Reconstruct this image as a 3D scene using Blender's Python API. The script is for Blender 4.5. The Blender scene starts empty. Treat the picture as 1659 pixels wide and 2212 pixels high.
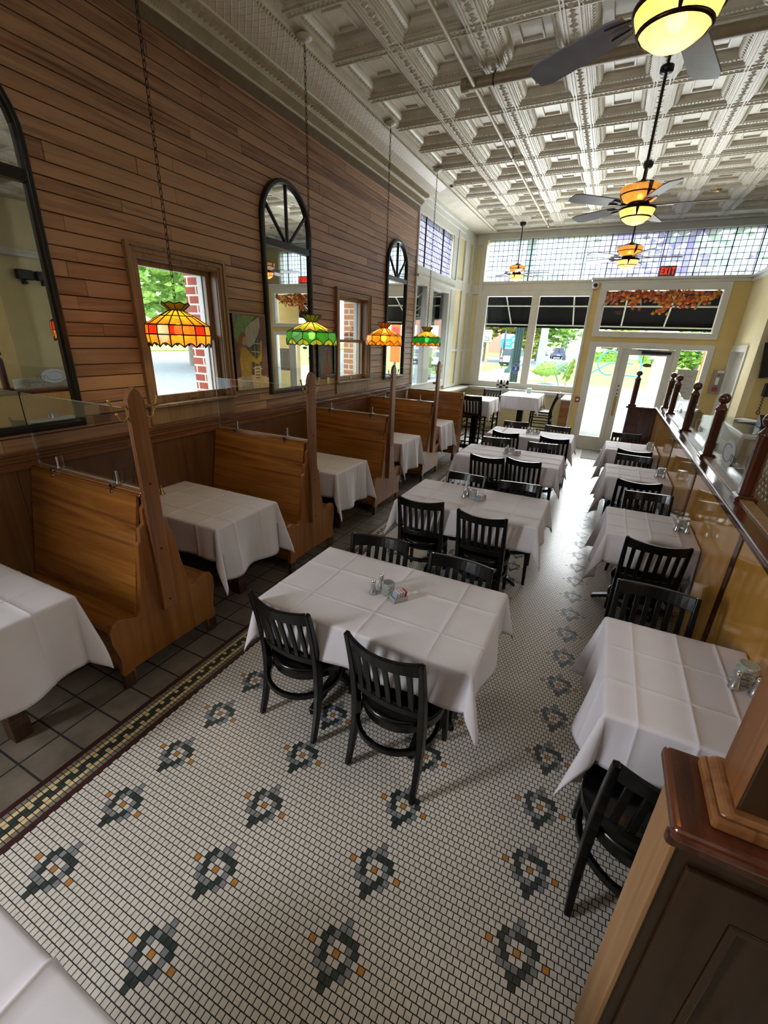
import bpy, bmesh, math, random
from mathutils import Vector, Matrix
import numpy as np
R = math.radians
PI = math.pi
random.seed(7)
S = bpy.context.scene
COL = S.collection

# ------------------------------------------------------------------ camera, world, lights
cam_d = bpy.data.cameras.new('camera')
cam = bpy.data.objects.new('camera', cam_d)
COL.objects.link(cam)
S.camera = cam
cam_d.sensor_fit = 'AUTO'
cam_d.sensor_width = 36.0
cam_d.lens = 937.31 / 2212 * 36.0
cam_d.clip_start = 0.02
cam_d.clip_end = 500
RW = [(0.8970, 0.1930, -0.3980), (0.4410, -0.3190, 0.8390), (0.0350, -0.9280, -0.3710)]
_x = Vector((RW[0][0], RW[1][0], RW[2][0])).normalized()
_b = -Vector((RW[0][2], RW[1][2], RW[2][2])).normalized()
_y = _b.cross(_x).normalized()
_b = _x.cross(_y)
cam.matrix_world = Matrix(((_x.x, _y.x, _b.x, 0), (_x.y, _y.y, _b.y, 0), (_x.z, _y.z, _b.z, 2.0), (0, 0, 0, 1)))

S.view_settings.view_transform = 'Standard'
S.view_settings.look = 'None'
S.view_settings.gamma = 1.0
S.view_settings.use_curve_mapping = False
S.view_settings.exposure = 0.32
cy = S.cycles
cy.use_denoising = True
cy.max_bounces = 7
cy.diffuse_bounces = 4
cy.glossy_bounces = 3
cy.transmission_bounces = 5
cy.transparent_max_bounces = 14
cy.caustics_reflective = False
cy.caustics_refractive = False
cy.sample_clamp_indirect = 6.0

W = bpy.data.worlds.new('overcast_sky')
S.world = W
W.use_nodes = True
_bg = W.node_tree.nodes['Background']
_bg.inputs['Color'].default_value = (0.80, 0.90, 1.0, 1)
_bg.inputs['Strength'].default_value = 5.6


def area(name, loc, rot, sx, sy, power, color=(1, 1, 1), portal=False, spread=180):
    d = bpy.data.lights.new(name, 'AREA')
    d.shape = 'RECTANGLE'
    d.size, d.size_y = sx, sy
    d.energy = power
    d.color = color
    d.spread = R(spread)
    o = bpy.data.objects.new(name, d)
    COL.objects.link(o)
    o.location = loc
    o.rotation_euler = rot
    if portal:
        d.cycles.is_portal = True
    return o


# window light portals
area('window_portal', (-1.75, 11.5, 2.1), (R(-90), 0, 0), 2.5, 2.1, 1, portal=True)
area('window_portal', (-0.4, 11.5, 3.75), (R(-90), 0, 0), 5.2, 0.95, 1, portal=True)
area('window_portal', (0.65, 10.2, 1.6), (R(-90), 0, 0), 2.2, 2.9, 1, portal=True)
area('window_portal', (-3.6, 8.85, 2.6), (R(90), 0, R(-90)), 2.1, 3.0, 1, portal=True)
# added fill at the shop windows and ceiling, plus an assumed light at the rear left
DAY = (0.93, 0.97, 1.0)
area('added_uplight_display_window', (-1.75, 11.42, 1.9), (R(-142), 0, 0), 2.2, 1.6, 76, DAY, spread=84)  # added uplight to brighten the ceiling, beam kept clear of the mirrors
area('added_uplight_entry', (0.65, 10.25, 1.5), (R(-142), 0, 0), 2.0, 2.2, 76, DAY, spread=84)  # added uplight outside the door, fill for the ceiling
area('added_downlight_display_window', (-1.75, 11.44, 2.1), (R(-52), 0, 0), 2.2, 1.4, 75, DAY, spread=70)  # added downward fill for tables and floor, beam kept clear of the mirrors
area('added_downlight_entry', (0.65, 10.25, 1.9), (R(-52), 0, 0), 2.0, 1.8, 75, DAY, spread=70)  # added downward fill at the door for the aisle and tables
area('window_portal', (-3.36, 2.85, 1.97), (R(90), 0, R(-90)), 0.75, 1.05, 1, portal=True)
area('window_portal', (-3.36, 5.70, 1.97), (R(90), 0, R(-90)), 0.75, 1.05, 1, portal=True)
area('assumed_light_rear_left', (-3.15, -1.3, 2.0), (R(90), 0, R(-90)), 0.8, 1.4, 125, DAY)  # assumed daylight from the rear left, an unseen added light; no window built here
area('added_fill_rear', (0.6, -1.8, 4.1), (0, 0, 0), 2.5, 2.0, 5, (1.0, 0.93, 0.84))  # added overhead fill behind the camera, not an actual fitting
area('added_fill_right', (3.0, 1.2, 4.1), (0, 0, 0), 1.2, 3.0, 50, (1.0, 0.92, 0.80))  # added overhead fill beyond the partition, not an actual fitting


# ------------------------------------------------------------------ materials
MATS = {}


def new_mat(name):
    m = bpy.data.materials.new(name)
    m.use_nodes = True
    nt = m.node_tree
    b = nt.nodes['Principled BSDF']
    MATS[name] = m
    return m, nt, b


def srgb(h):
    if isinstance(h, str):
        h = h.lstrip('#')
        c = [int(h[i:i + 2], 16) / 255 for i in (0, 2, 4)]
    else:
        c = list(h)
    return tuple(((x / 12.92) if x <= 0.04045 else ((x + 0.055) / 1.055) ** 2.4) for x in c) + (1.0,)


def plain(name, col, rough=0.5, metal=0.0, var=0.06, nscale=20, bump=0.0, coat=0.0, spec=0.5, bscale=None):
    m, nt, b = new_mat(name)
    c = srgb(col)
    b.inputs['Roughness'].default_value = rough
    b.inputs['Metallic'].default_value = metal
    b.inputs['Coat Weight'].default_value = coat
    b.inputs['Coat Roughness'].default_value = 0.08
    b.inputs['Specular IOR Level'].default_value = spec
    tc = nt.nodes.new('ShaderNodeTexCoord')
    n = nt.nodes.new('ShaderNodeTexNoise')
    n.inputs['Scale'].default_value = nscale
    n.inputs['Detail'].default_value = 4
    nt.links.new(tc.outputs['Object'], n.inputs['Vector'])
    r = nt.nodes.new('ShaderNodeValToRGB')
    r.color_ramp.elements[0].position = 0.3
    r.color_ramp.elements[1].position = 0.7
    r.color_ramp.elements[0].color = tuple(max(0, x * (1 - var * 2)) for x in c[:3]) + (1,)
    r.color_ramp.elements[1].color = tuple(min(1, x * (1 + var * 2)) for x in c[:3]) + (1,)
    nt.links.new(n.outputs['Fac'], r.inputs['Fac'])
    nt.links.new(r.outputs['Color'], b.inputs['Base Color'])
    if bump:
        bn = nt.nodes.new('ShaderNodeBump')
        bn.inputs['Strength'].default_value = bump
        bn.inputs['Distance'].default_value = 0.01
        src = n
        if bscale:
            src = nt.nodes.new('ShaderNodeTexNoise')
            src.inputs['Scale'].default_value = bscale
            src.inputs['Detail'].default_value = 3
            nt.links.new(tc.outputs['Object'], src.inputs['Vector'])
        nt.links.new(src.outputs['Fac'], bn.inputs['Height'])
        nt.links.new(bn.outputs['Normal'], b.inputs['Normal'])
    return m


def wood(name, dark, mid, light, grain='Y', rough=0.45, coat=0.0, scale=1.0, island=0.35, bump=0.15, blotch=0.3):
    """procedural timber: stretched noise along the grain axis, board to board variation per mesh island"""
    m, nt, b = new_mat(name)
    N, L = nt.nodes, nt.links
    b.inputs['Roughness'].default_value = rough
    b.inputs['Coat Weight'].default_value = coat
    b.inputs['Coat Roughness'].default_value = 0.06
    tc = N.new('ShaderNodeTexCoord')
    geo = N.new('ShaderNodeNewGeometry')
    off = N.new('ShaderNodeVectorMath'); off.operation = 'SCALE'
    off.inputs[0].default_value = (13.1, 17.7, 9.3)
    L.new(geo.outputs['Random Per Island'], off.inputs['Scale'])
    add = N.new('ShaderNodeVectorMath'); add.operation = 'ADD'
    L.new(tc.outputs['Object'], add.inputs[0]); L.new(off.outputs[0], add.inputs[1])
    mp = N.new('ShaderNodeMapping')
    s = {'X': (1.2, 22, 22), 'Y': (22, 1.2, 22), 'Z': (22, 22, 1.2)}[grain]
    mp.inputs['Scale'].default_value = tuple(v * scale for v in s)
    L.new(add.outputs[0], mp.inputs['Vector'])
    n1 = N.new('ShaderNodeTexNoise'); n1.inputs['Scale'].default_value = 1.0
    n1.inputs['Detail'].default_value = 5; n1.inputs['Distortion'].default_value = 1.2
    L.new(mp.outputs[0], n1.inputs['Vector'])
    n2 = N.new('ShaderNodeTexNoise'); n2.inputs['Scale'].default_value = 2.2 * scale
    n2.inputs['Detail'].default_value = 3
    L.new(add.outputs[0], n2.inputs['Vector'])
    mx = N.new('ShaderNodeMath'); mx.operation = 'MULTIPLY_ADD'
    L.new(n2.outputs['Fac'], mx.inputs[0]); mx.inputs[1].default_value = blotch
    L.new(n1.outputs['Fac'], mx.inputs[2])
    isl = N.new('ShaderNodeMath'); isl.operation = 'MULTIPLY_ADD'
    L.new(geo.outputs['Random Per Island'], isl.inputs[0]); isl.inputs[1].default_value = island
    L.new(mx.outputs[0], isl.inputs[2])
    r = N.new('ShaderNodeValToRGB')
    e = r.color_ramp.elements
    e[0].position = 0.38; e[0].color = srgb(dark)
    e[1].position = 0.38 + 0.45 + island * 0.6; e[1].color = srgb(light)
    k = r.color_ramp.elements.new(0.55 + island * 0.25); k.color = srgb(mid)
    L.new(isl.outputs[0], r.inputs['Fac'])
    L.new(r.outputs['Color'], b.inputs['Base Color'])
    if bump:
        bn = N.new('ShaderNodeBump'); bn.inputs['Strength'].default_value = bump
        bn.inputs['Distance'].default_value = 0.004
        L.new(n1.outputs['Fac'], bn.inputs['Height']); L.new(bn.outputs['Normal'], b.inputs['Normal'])
    return m


def glass(name, tint=(1, 1, 1), refl=0.05, rough=0.0, frost=None):
    """thin sheet glass: mostly clear with a fresnel reflection"""
    m, nt, b = new_mat(name)
    N, L = nt.nodes, nt.links
    out = N['Material Output']
    tr = N.new('ShaderNodeBsdfTransparent'); tr.inputs['Color'].default_value = tuple(tint) + (1,)
    gl = N.new('ShaderNodeBsdfGlossy'); gl.inputs['Roughness'].default_value = rough
    lw = N.new('ShaderNodeLayerWeight'); lw.inputs['Blend'].default_value = 0.25
    mu = N.new('ShaderNodeMath'); mu.operation = 'MULTIPLY_ADD'
    L.new(lw.outputs['Fresnel'], mu.inputs[0]); mu.inputs[1].default_value = 0.55; mu.inputs[2].default_value = refl
    mix = N.new('ShaderNodeMixShader')
    L.new(mu.outputs[0], mix.inputs['Fac']); L.new(tr.outputs[0], mix.inputs[1]); L.new(gl.outputs[0], mix.inputs[2])
    last = mix
    if frost:
        df = N.new('ShaderNodeBsdfDiffuse'); df.inputs['Color'].default_value = tuple(frost[:3]) + (1,)
        m2 = N.new('ShaderNodeMixShader'); m2.inputs['Fac'].default_value = frost[3]
        L.new(last.outputs[0], m2.inputs[1]); L.new(df.outputs[0], m2.inputs[2]); last = m2
    L.new(last.outputs[0], out.inputs['Surface'])
    N.remove(b)
    return m


def lampglass(name, col, trans=0.75, var=0.25, clear=0.0):
    """opalescent leaded glass that lets the bulb's light through"""
    m, nt, b = new_mat(name)
    N, L = nt.nodes, nt.links
    out = N['Material Output']
    c = srgb(col)
    tc = N.new('ShaderNodeTexCoord'); n = N.new('ShaderNodeTexNoise')
    n.inputs['Scale'].default_value = 26; n.inputs['Detail'].default_value = 3
    L.new(tc.outputs['Object'], n.inputs['Vector'])
    r = N.new('ShaderNodeValToRGB')
    r.color_ramp.elements[0].color = tuple(x * (1 - var) for x in c[:3]) + (1,)
    r.color_ramp.elements[1].color = tuple(min(1, x * (1 + var)) for x in c[:3]) + (1,)
    r.color_ramp.elements[0].position = 0.3; r.color_ramp.elements[1].position = 0.7
    L.new(n.outputs['Fac'], r.inputs['Fac'])
    tl = N.new('ShaderNodeBsdfTranslucent'); df = N.new('ShaderNodeBsdfDiffuse')
    L.new(r.outputs['Color'], tl.inputs['Color']); L.new(r.outputs['Color'], df.inputs['Color'])
    m1 = N.new('ShaderNodeMixShader'); m1.inputs['Fac'].default_value = trans
    L.new(df.outputs[0], m1.inputs[1]); L.new(tl.outputs[0], m1.inputs[2])
    last = m1
    if clear:
        tp = N.new('ShaderNodeBsdfTransparent'); L.new(r.outputs['Color'], tp.inputs['Color'])
        m3 = N.new('ShaderNodeMixShader'); m3.inputs['Fac'].default_value = clear
        L.new(last.outputs[0], m3.inputs[1]); L.new(tp.outputs[0], m3.inputs[2]); last = m3
    gl = N.new('ShaderNodeBsdfGlossy'); gl.inputs['Roughness'].default_value = 0.15
    m2 = N.new('ShaderNodeMixShader'); m2.inputs['Fac'].default_value = 0.05
    L.new(last.outputs[0], m2.inputs[1]); L.new(gl.outputs[0], m2.inputs[2])
    L.new(m2.outputs[0], out.inputs['Surface'])
    N.remove(b)
    return m


def emit(name, col, strength):
    m, nt, b = new_mat(name)
    b.inputs['Base Color'].default_value = srgb(col)
    b.inputs['Emission Color'].default_value = srgb(col)
    b.inputs['Emission Strength'].default_value = strength
    return m


M = {}
M['plank'] = wood('heart_pine_planks', '#493022', '#88624a', '#ae886b', 'Y', 0.42, 0.0, 1.0, 0.45, 0.25)
M['wains'] = wood('brown_plywood_wainscot', '#3d2716', '#5b3a22', '#6d4a2c', 'Z', 0.4, 0.1, 0.5, 0.1, 0.05)
M['rail'] = wood('walnut_moulding', '#3e2414', '#6b4228', '#8a5a38', 'Y', 0.35, 0.1, 1.0, 0.2, 0.1)
M['casing'] = wood('window_casing_wood', '#4d3622', '#7d5f42', '#9a7c5c', 'Z', 0.4, 0.0, 1.0, 0.2, 0.1)
M['booth'] = wood('varnished_booth_oak', '#40230f', '#7c4a1e', '#a06a2c', 'X', 0.24, 0.35, 0.7, 0.15, 0.06)
M['boothz'] = wood('varnished_booth_end', '#4a2a12', '#7a481e', '#92602c', 'Z', 0.28, 0.25, 0.6, 0.15, 0.05)
M['boothdk'] = wood('dark_booth_foot', '#1c120b', '#382415', '#4a311d', 'Z', 0.5, 0.0, 1.0, 0.1)
M['post'] = wood('coat_post_wood', '#40220f', '#6e4424', '#8b5c34', 'Z', 0.35, 0.15, 1.0, 0.1)
M['panel'] = wood('glossy_partition_panel', '#7a4a16', '#a5702c', '#bf8c42', 'Z', 0.10, 0.6, 0.35, 0.2, 0.0, 0.6)
M['cap'] = wood('mahogany_cap', '#2c130b', '#482213', '#5e2f1c', 'Y', 0.2, 0.6, 0.8, 0.1, 0.0)
M['newel'] = wood('mahogany_newel', '#1e0c07', '#3a1b0f', '#53291a', 'Z', 0.25, 0.4, 0.8, 0.1, 0.02)
M['endwood'] = wood('pale_partition_end', '#624429', '#8a6541', '#a07a53', 'Z', 0.5, 0.0, 0.8, 0.1, 0.1)  # paler wood for the left end face
M['shadepanel'] = wood('shaded_partition_panel', '#120b05', '#21140a', '#352110', 'Z', 0.35, 0.2, 0.4, 0.1, 0.05, 0.5)  # shade of the backlit near faces put into the wood colour
M['black'] = plain('black_lacquered_wood', '#060607', 0.26, 0, 0.15, 30, 0.0, 0.06, 0.32)
M['blackmetal'] = plain('black_iron', '#0d0d0f', 0.35, 0.2, 0.1, 40, 0.0, 0.15)
M['bronze'] = plain('dark_bronze', '#2a1a10', 0.35, 0.7, 0.15, 40)
M['cloth'] = plain('white_table_linen', '#cfcad0', 0.85, 0, 0.012, 8, 0.05, 0, 0.2, 700)
M['ceil'] = plain('cream_painted_tin', '#c9c2b0', 0.45, 0, 0.05, 6, 0.12, 0, 0.5, 90)
M['ceilbump'] = plain('cream_tin_relief', '#c6bfad', 0.45, 0, 0.06, 30, 0.8, 0, 0.5, 38)
M['taupe'] = plain('taupe_frieze_band', '#6d5d49', 0.6, 0, 0.05, 10)
M['white'] = plain('white_gloss_paint', '#cbcbc3', 0.35, 0, 0.02, 6)
M['cream'] = plain('cream_wall_paint', '#d8cc9f', 0.6, 0, 0.02, 4, 0.05, 0, 0.4, 120)
M['yellow'] = plain('straw_yellow_wall_paint', '#cdb477', 0.6, 0, 0.03, 4, 0.05, 0, 0.4, 120)
M['grout'] = plain('dark_grout', '#1c1916', 0.8, 0, 0.15, 30)
M['t_white'] = plain('mosaic_white_tile', '#cdc6bd', 0.27, 0, 0.05, 43)
M['t_dark'] = plain('mosaic_dark_green_tile', '#303a37', 0.35, 0, 0.15, 43)
M['t_grey'] = plain('mosaic_grey_tile', '#7d7f82', 0.35, 0, 0.08, 43)
M['t_orange'] = plain('mosaic_ochre_tile', '#b0783a', 0.35, 0, 0.1, 43)
M['t_cream'] = plain('mosaic_cream_tile', '#d0b98c', 0.35, 0, 0.07, 43)
M['t_red'] = plain('mosaic_oxblood_strip', '#3c1b1b', 0.35, 0, 0.1, 30)
M['t_border'] = plain('mosaic_border_grey', '#787063', 0.35, 0, 0.1, 43)
M['quarry'] = plain('grey_quarry_tile', '#6b6156', 0.4, 0, 0.12, 7, 0.1, 0, 0.5, 60)
M['woodfloor'] = wood('dark_floorboards', '#2c1c10', '#4a3220', '#5d4229', 'Y', 0.4, 0.1, 0.7, 0.3)
M['chrome'] = plain('chrome', '#d5d5d8', 0.12, 1.0, 0.01)
M['brass'] = plain('aged_brass', '#b89a5a', 0.3, 0.9, 0.05)
M['steel'] = plain('brushed_steel', '#b9b9bb', 0.25, 0.9, 0.03)
M['mirror'] = plain('mirror_glass', '#e2e4e2', 0.015, 1.0, 0.0)
M['winglass'] = glass('window_glass', (0.97, 0.99, 0.98), 0.01)
M['acrylic'] = glass('clear_acrylic', (0.96, 0.98, 0.98), 0.025)
M['cutglass'] = glass('cut_glass', (0.84, 0.88, 0.86), 0.22, 0.08, frost=(0.75, 0.8, 0.77, 0.22))
M['acryledge'] = plain('acrylic_edge', '#c9d6d6', 0.2, 0, 0.0)
M['etch'] = plain('etched_glass_frost', '#b7bab8', 0.8, 0, 0.02)
M['etchdk'] = plain('etched_line', '#4b4d4d', 0.8, 0, 0.02)
M['bulb'] = emit('lamp_bulb', '#ffdf9a', 72)
M['fanbulb'] = emit('fan_bulb', '#ffd9a0', 95)
M['amber'] = lampglass('amber_bowl_glass', '#f2b866', 0.8, 0.12, 0.05)
M['blade'] = plain('grey_fan_blade', '#6c6c72', 0.35, 0, 0.08, 10)
M['pipe'] = plain('painted_pipe', '#b7ab92', 0.45, 0, 0.04)
M['pipedk'] = plain('taupe_pipe', '#8c7c62', 0.45, 0, 0.05)
M['red'] = plain('red_plastic', '#8e2f2a', 0.4, 0, 0.05)
M['greyplastic'] = plain('grey_plastic', '#8b7f72', 0.45, 0, 0.04)
M['blackplastic'] = plain('black_plastic', '#111215', 0.4, 0, 0.05)
M['whiteplastic'] = plain('white_plastic', '#dedede', 0.4, 0, 0.01)
M['brick'] = None
M['exit'] = emit('exit_letters_red', '#ff2a1c', 1.6)
M['canvas'] = plain('black_awning_canvas', '#0d0d11', 0.8, 0, 0.1, 20, 0.1, 0, 0.1)


def brick_mat():
    m, nt, b = new_mat('red_brick')
    N, L = nt.nodes, nt.links
    tc = N.new('ShaderNodeTexCoord')
    sp = N.new('ShaderNodeSeparateXYZ'); L.new(tc.outputs['Object'], sp.inputs[0])
    su = N.new('ShaderNodeMath'); su.operation = 'ADD'
    L.new(sp.outputs['X'], su.inputs[0]); L.new(sp.outputs['Y'], su.inputs[1])
    cb = N.new('ShaderNodeCombineXYZ'); L.new(su.outputs[0], cb.inputs['X']); L.new(sp.outputs['Z'], cb.inputs['Y'])
    t = N.new('ShaderNodeTexBrick')
    t.inputs['Scale'].default_value = 1.0
    t.inputs['Brick Width'].default_value = 0.2
    t.inputs['Row Height'].default_value = 0.077
    t.inputs['Mortar Size'].default_value = 0.008
    t.inputs['Color1'].default_value = srgb('#a8543f')
    t.inputs['Color2'].default_value = srgb('#95432f')
    t.inputs['Mortar'].default_value = srgb('#d8d0c2')
    L.new(cb.outputs[0], t.inputs['Vector'])
    L.new(t.outputs['Color'], b.inputs['Base Color'])
    b.inputs['Roughness'].default_value = 0.85
    return m


M['brick'] = brick_mat()


def quilt_mat():
    """pressed diamond pattern of the cove panel"""
    m, nt, b = new_mat('pressed_diamond_tin')
    N, L = nt.nodes, nt.links
    b.inputs['Base Color'].default_value = srgb('#c0b6a4')
    b.inputs['Roughness'].default_value = 0.45
    tc = N.new('ShaderNodeTexCoord')
    mp = N.new('ShaderNodeMapping'); mp.inputs['Rotation'].default_value = (0, 0, R(45)); mp.inputs['Scale'].default_value = (1, 1, 0)
    L.new(tc.outputs['Object'], mp.inputs['Vector'])
    ck = N.new('ShaderNodeTexBrick'); ck.offset = 0
    for k, v in (('Scale', 1.0), ('Brick Width', 0.052), ('Row Height', 0.052), ('Mortar Size', 0.006)):
        ck.inputs[k].default_value = v
    ck.inputs['Mortar Smooth'].default_value = 0.6
    L.new(mp.outputs[0], ck.inputs['Vector'])
    bn = N.new('ShaderNodeBump'); bn.inputs['Strength'].default_value = 0.5; bn.inputs['Distance'].default_value = 0.008
    L.new(ck.outputs['Fac'], bn.inputs['Height'])
    L.new(bn.outputs['Normal'], b.inputs['Normal'])
    return m


M['quilt'] = quilt_mat()


# ------------------------------------------------------------------ mesh helpers
class MB:
    def __init__(s):
        s.v, s.f, s.m, s.sm = [], [], [], []

    def add(s, vs, fs, mi=0, smooth=False):
        o = len(s.v)
        s.v.extend([tuple(p) for p in vs])
        for f in fs:
            s.f.append(tuple(i + o for i in f)); s.m.append(mi); s.sm.append(smooth)
        return s

    def box(s, x0, x1, y0, y1, z0, z1, mi=0, T=None):
        vs = [(x, y, z) for z in (z0, z1) for y in (y0, y1) for x in (x0, x1)]
        if T is not None:
            vs = [T @ Vector(p) for p in vs]
        return s.add(vs, [(0, 2, 3, 1), (4, 5, 7, 6), (0, 1, 5, 4), (2, 6, 7, 3), (0, 4, 6, 2), (1, 3, 7, 5)], mi)

    def ring(s, ax, a0, a1, b0, b1, wl, wr, wb, wt, d0, d1, mi=0):
        """mitred rectangular frame; outer rectangle a x b, member widths, depth d0..d1 along axis ax"""
        o = [(a0, b0), (a1, b0), (a1, b1), (a0, b1)]
        i = [(a0 + wl, b0 + wb), (a1 - wr, b0 + wb), (a1 - wr, b1 - wt), (a0 + wl, b1 - wt)]
        vs = []
        for d in (d0, d1):
            for p in o + i:
                vs.append((d, p[0], p[1]) if ax == 'x' else ((p[0], d, p[1]) if ax == 'y' else (p[0], p[1], d)))
        fs = []
        for k in range(4):
            j = (k + 1) % 4
            fs += [(k, j, 4 + j, 4 + k), (8 + k, 12 + k, 12 + j, 8 + j), (k, 8 + k, 8 + j, j), (4 + k, 4 + j, 12 + j, 12 + k)]
        return s.add(vs, fs, mi)

    def bar(s, p0, p1, w, h, mi=0, up=(0, 0, 1)):
        """rectangular bar from p0 to p1"""
        p0, p1 = Vector(p0), Vector(p1)
        d = (p1 - p0).normalized()
        u = Vector(up)
        a = d.cross(u)
        if a.length < 1e-4:
            a = d.cross(Vector((0, 1, 0)))
        a.normalize(); b = a.cross(d)
        vs = []
        for p in (p0, p1):
            for sx, sy in ((-1, -1), (1, -1), (1, 1), (-1, 1)):
                vs.append(p + a * sx * w / 2 + b * sy * h / 2)
        return s.add(vs, [(3, 2, 1, 0), (4, 5, 6, 7), (0, 1, 5, 4), (1, 2, 6, 5), (2, 3, 7, 6), (3, 0, 4, 7)], mi)

    def sweep(s, pts, w, h, mi=0, up=(0, 0, 1), smooth=False):
        """rectangular section swept along a path; up keeps the section's side"""
        pts = [Vector(p) for p in pts]; n = len(pts); o = []
        U = Vector(up)
        for i, p in enumerate(pts):
            d = (pts[min(i + 1, n - 1)] - pts[max(i - 1, 0)]).normalized()
            a = d.cross(U).normalized(); b = a.cross(d)
            ww = w[i] if isinstance(w, (list, tuple)) else w
            hh = h[i] if isinstance(h, (list, tuple)) else h
            for sx, sy in ((-1, -1), (1, -1), (1, 1), (-1, 1)):
                o.append(p + a * sx * ww / 2 + b * sy * hh / 2)
        fs = [(3, 2, 1, 0), tuple(4 * (n - 1) + k for k in range(4))]
        for i in range(n - 1):
            for k in range(4):
                fs.append((4 * i + k, 4 * i + (k + 1) % 4, 4 * i + 4 + (k + 1) % 4, 4 * i + 4 + k))
        return s.add(o, fs, mi, smooth)

    def tube(s, pts, r, n=8, mi=0, closed=False, smooth=True):
        pts = [Vector(p) for p in pts]; m = len(pts); vs = []
        prev = None
        for i, p in enumerate(pts):
            if closed:
                d = (pts[(i + 1) % m] - pts[i - 1]).normalized()
            else:
                d = (pts[min(i + 1, m - 1)] - pts[max(i - 1, 0)]).normalized()
            if prev is None:
                a = d.cross(Vector((0, 0, 1)))
                if a.length < 0.05:
                    a = d.cross(Vector((0, 1, 0)))
            else:
                a = prev - d * prev.dot(d)
            a.normalize(); prev = a
            b = d.cross(a)
            rr = r[i] if isinstance(r, (list, tuple)) else r
            for k in range(n):
                t = 2 * PI * k / n
                vs.append(p + (a * math.cos(t) + b * math.sin(t)) * rr)
        fs = []
        for i in range(m if closed else m - 1):
            j = (i + 1) % m
            for k in range(n):
                k2 = (k + 1) % n
                fs.append((i * n + k, i * n + k2, j * n + k2, j * n + k))
        s.add(vs, fs, mi, smooth)
        if not closed:
            s.add([vs[k] for k in range(n)], [tuple(reversed(range(n)))], mi)
            s.add([vs[(m - 1) * n + k] for k in range(n)], [tuple(range(n))], mi)
        return s

    def lathe(s, prof, n=24, c=(0, 0, 0), mi=0, smooth=True, ax=None, cap=True):
        """profile of (r, z) turned about z (or about axis matrix ax)"""
        vs = []
        for r, z in prof:
            for k in range(n):
                t = 2 * PI * k / n
                p = Vector((r * math.cos(t), r * math.sin(t), z))
                if ax is not None:
                    p = ax @ p
                vs.append(p + Vector(c))
        fs = []
        for i in range(len(prof) - 1):
            for k in range(n):
                k2 = (k + 1) % n
                fs.append((i * n + k, i * n + k2, (i + 1) * n + k2, (i + 1) * n + k))
        s.add(vs, fs, mi, smooth)
        if cap:
            if prof[0][0] > 1e-5:
                s.add([vs[k] for k in range(n)], [tuple(reversed(range(n)))], mi)
            if prof[-1][0] > 1e-5:
                q = (len(prof) - 1) * n
                s.add([vs[q + k] for k in range(n)], [tuple(range(n))], mi)
        return s

    def ball(s, c, r, n=16, mi=0, sz=1.0):
        k = max(4, n // 2)
        return s.lathe([(max(1e-6, r * math.sin(PI * i / k)), -r * sz * math.cos(PI * i / k)) for i in range(k + 1)], n, c, mi)

    def prism(s, poly, ax, a, b, mi=0):
        """2-D polygon extruded along axis ax ('x': poly=(y,z), 'y': poly=(x,z), 'z': poly=(x,y))"""
        n = len(poly)

        def P(p, t):
            return {'x': (t, p[0], p[1]), 'y': (p[0], t, p[1]), 'z': (p[0], p[1], t)}[ax]
        vs = [P(p, a) for p in poly] + [P(p, b) for p in poly]
        fs = [tuple(reversed(range(n))), tuple(range(n, 2 * n))]
        for i in range(n):
            j = (i + 1) % n
            fs.append((i, j, n + j, n + i))
        return s.add(vs, fs, mi)

    def build(s, name, mats, parent=None, bevel=0.0, loc=None, seg=2, recalc=True):
        me = bpy.data.meshes.new(name)
        me.from_pydata(s.v, [], s.f)
        if not isinstance(mats, (list, tuple)):
            mats = [mats]
        for m in mats:
            me.materials.append(m)
        me.polygons.foreach_set('material_index', s.m)
        me.polygons.foreach_set('use_smooth', s.sm)
        if recalc:
            bm = bmesh.new(); bm.from_mesh(me)
            bmesh.ops.recalc_face_normals(bm, faces=bm.faces)
            bm.to_mesh(me); bm.free()
        me.update()
        o = bpy.data.objects.new(name, me)
        COL.objects.link(o)
        if parent is not None:
            o.parent = parent
        if loc is not None:
            o.location = loc
        if bevel:
            b = o.modifiers.new('bevel', 'BEVEL'); b.width = bevel; b.segments = seg; b.limit_method = 'ANGLE'
            b.angle_limit = R(40)
        return o


def tag(o, label, cat, group=None, kind=None):
    o['label'] = label
    o['category'] = cat
    if group:
        o['group'] = group
    if kind:
        o['kind'] = kind
    return o


def thing(name, label, cat, loc=(0, 0, 0), rz=0.0, group=None):
    o = bpy.data.objects.new(name, None)
    o.empty_display_size = 0.1
    COL.objects.link(o)
    o.location = loc
    o.rotation_euler = (0, 0, rz)
    return tag(o, label, cat, group)


def struct(mb, name, mats, **k):
    o = mb.build(name, mats, **k)
    o['kind'] = 'structure'
    return o


def dup(root, loc, rz, label, group=None):
    r = root.copy(); COL.objects.link(r)
    r.location = loc; r.rotation_euler = (0, 0, rz)
    r['label'] = label
    if group:
        r['group'] = group
    for ch in list(root.children):
        c = ch.copy(); COL.objects.link(c); c.parent = r
        for g in list(ch.children):
            d = g.copy(); COL.objects.link(d); d.parent = c
    return r


def arc(cx, cy, r, a0, a1, n):
    return [(cx + r * math.cos(R(a0 + (a1 - a0) * i / n)), cy + r * math.sin(R(a0 + (a1 - a0) * i / n))) for i in range(n + 1)]

# ------------------------------------------------------------------ structure: floor
XW = -3.28          # left wall face
YF = 11.25          # front wall face
YB = 9.95           # face of the entry bulkhead
XP = 0.83           # face of the low partition
ZC = 4.30


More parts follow.
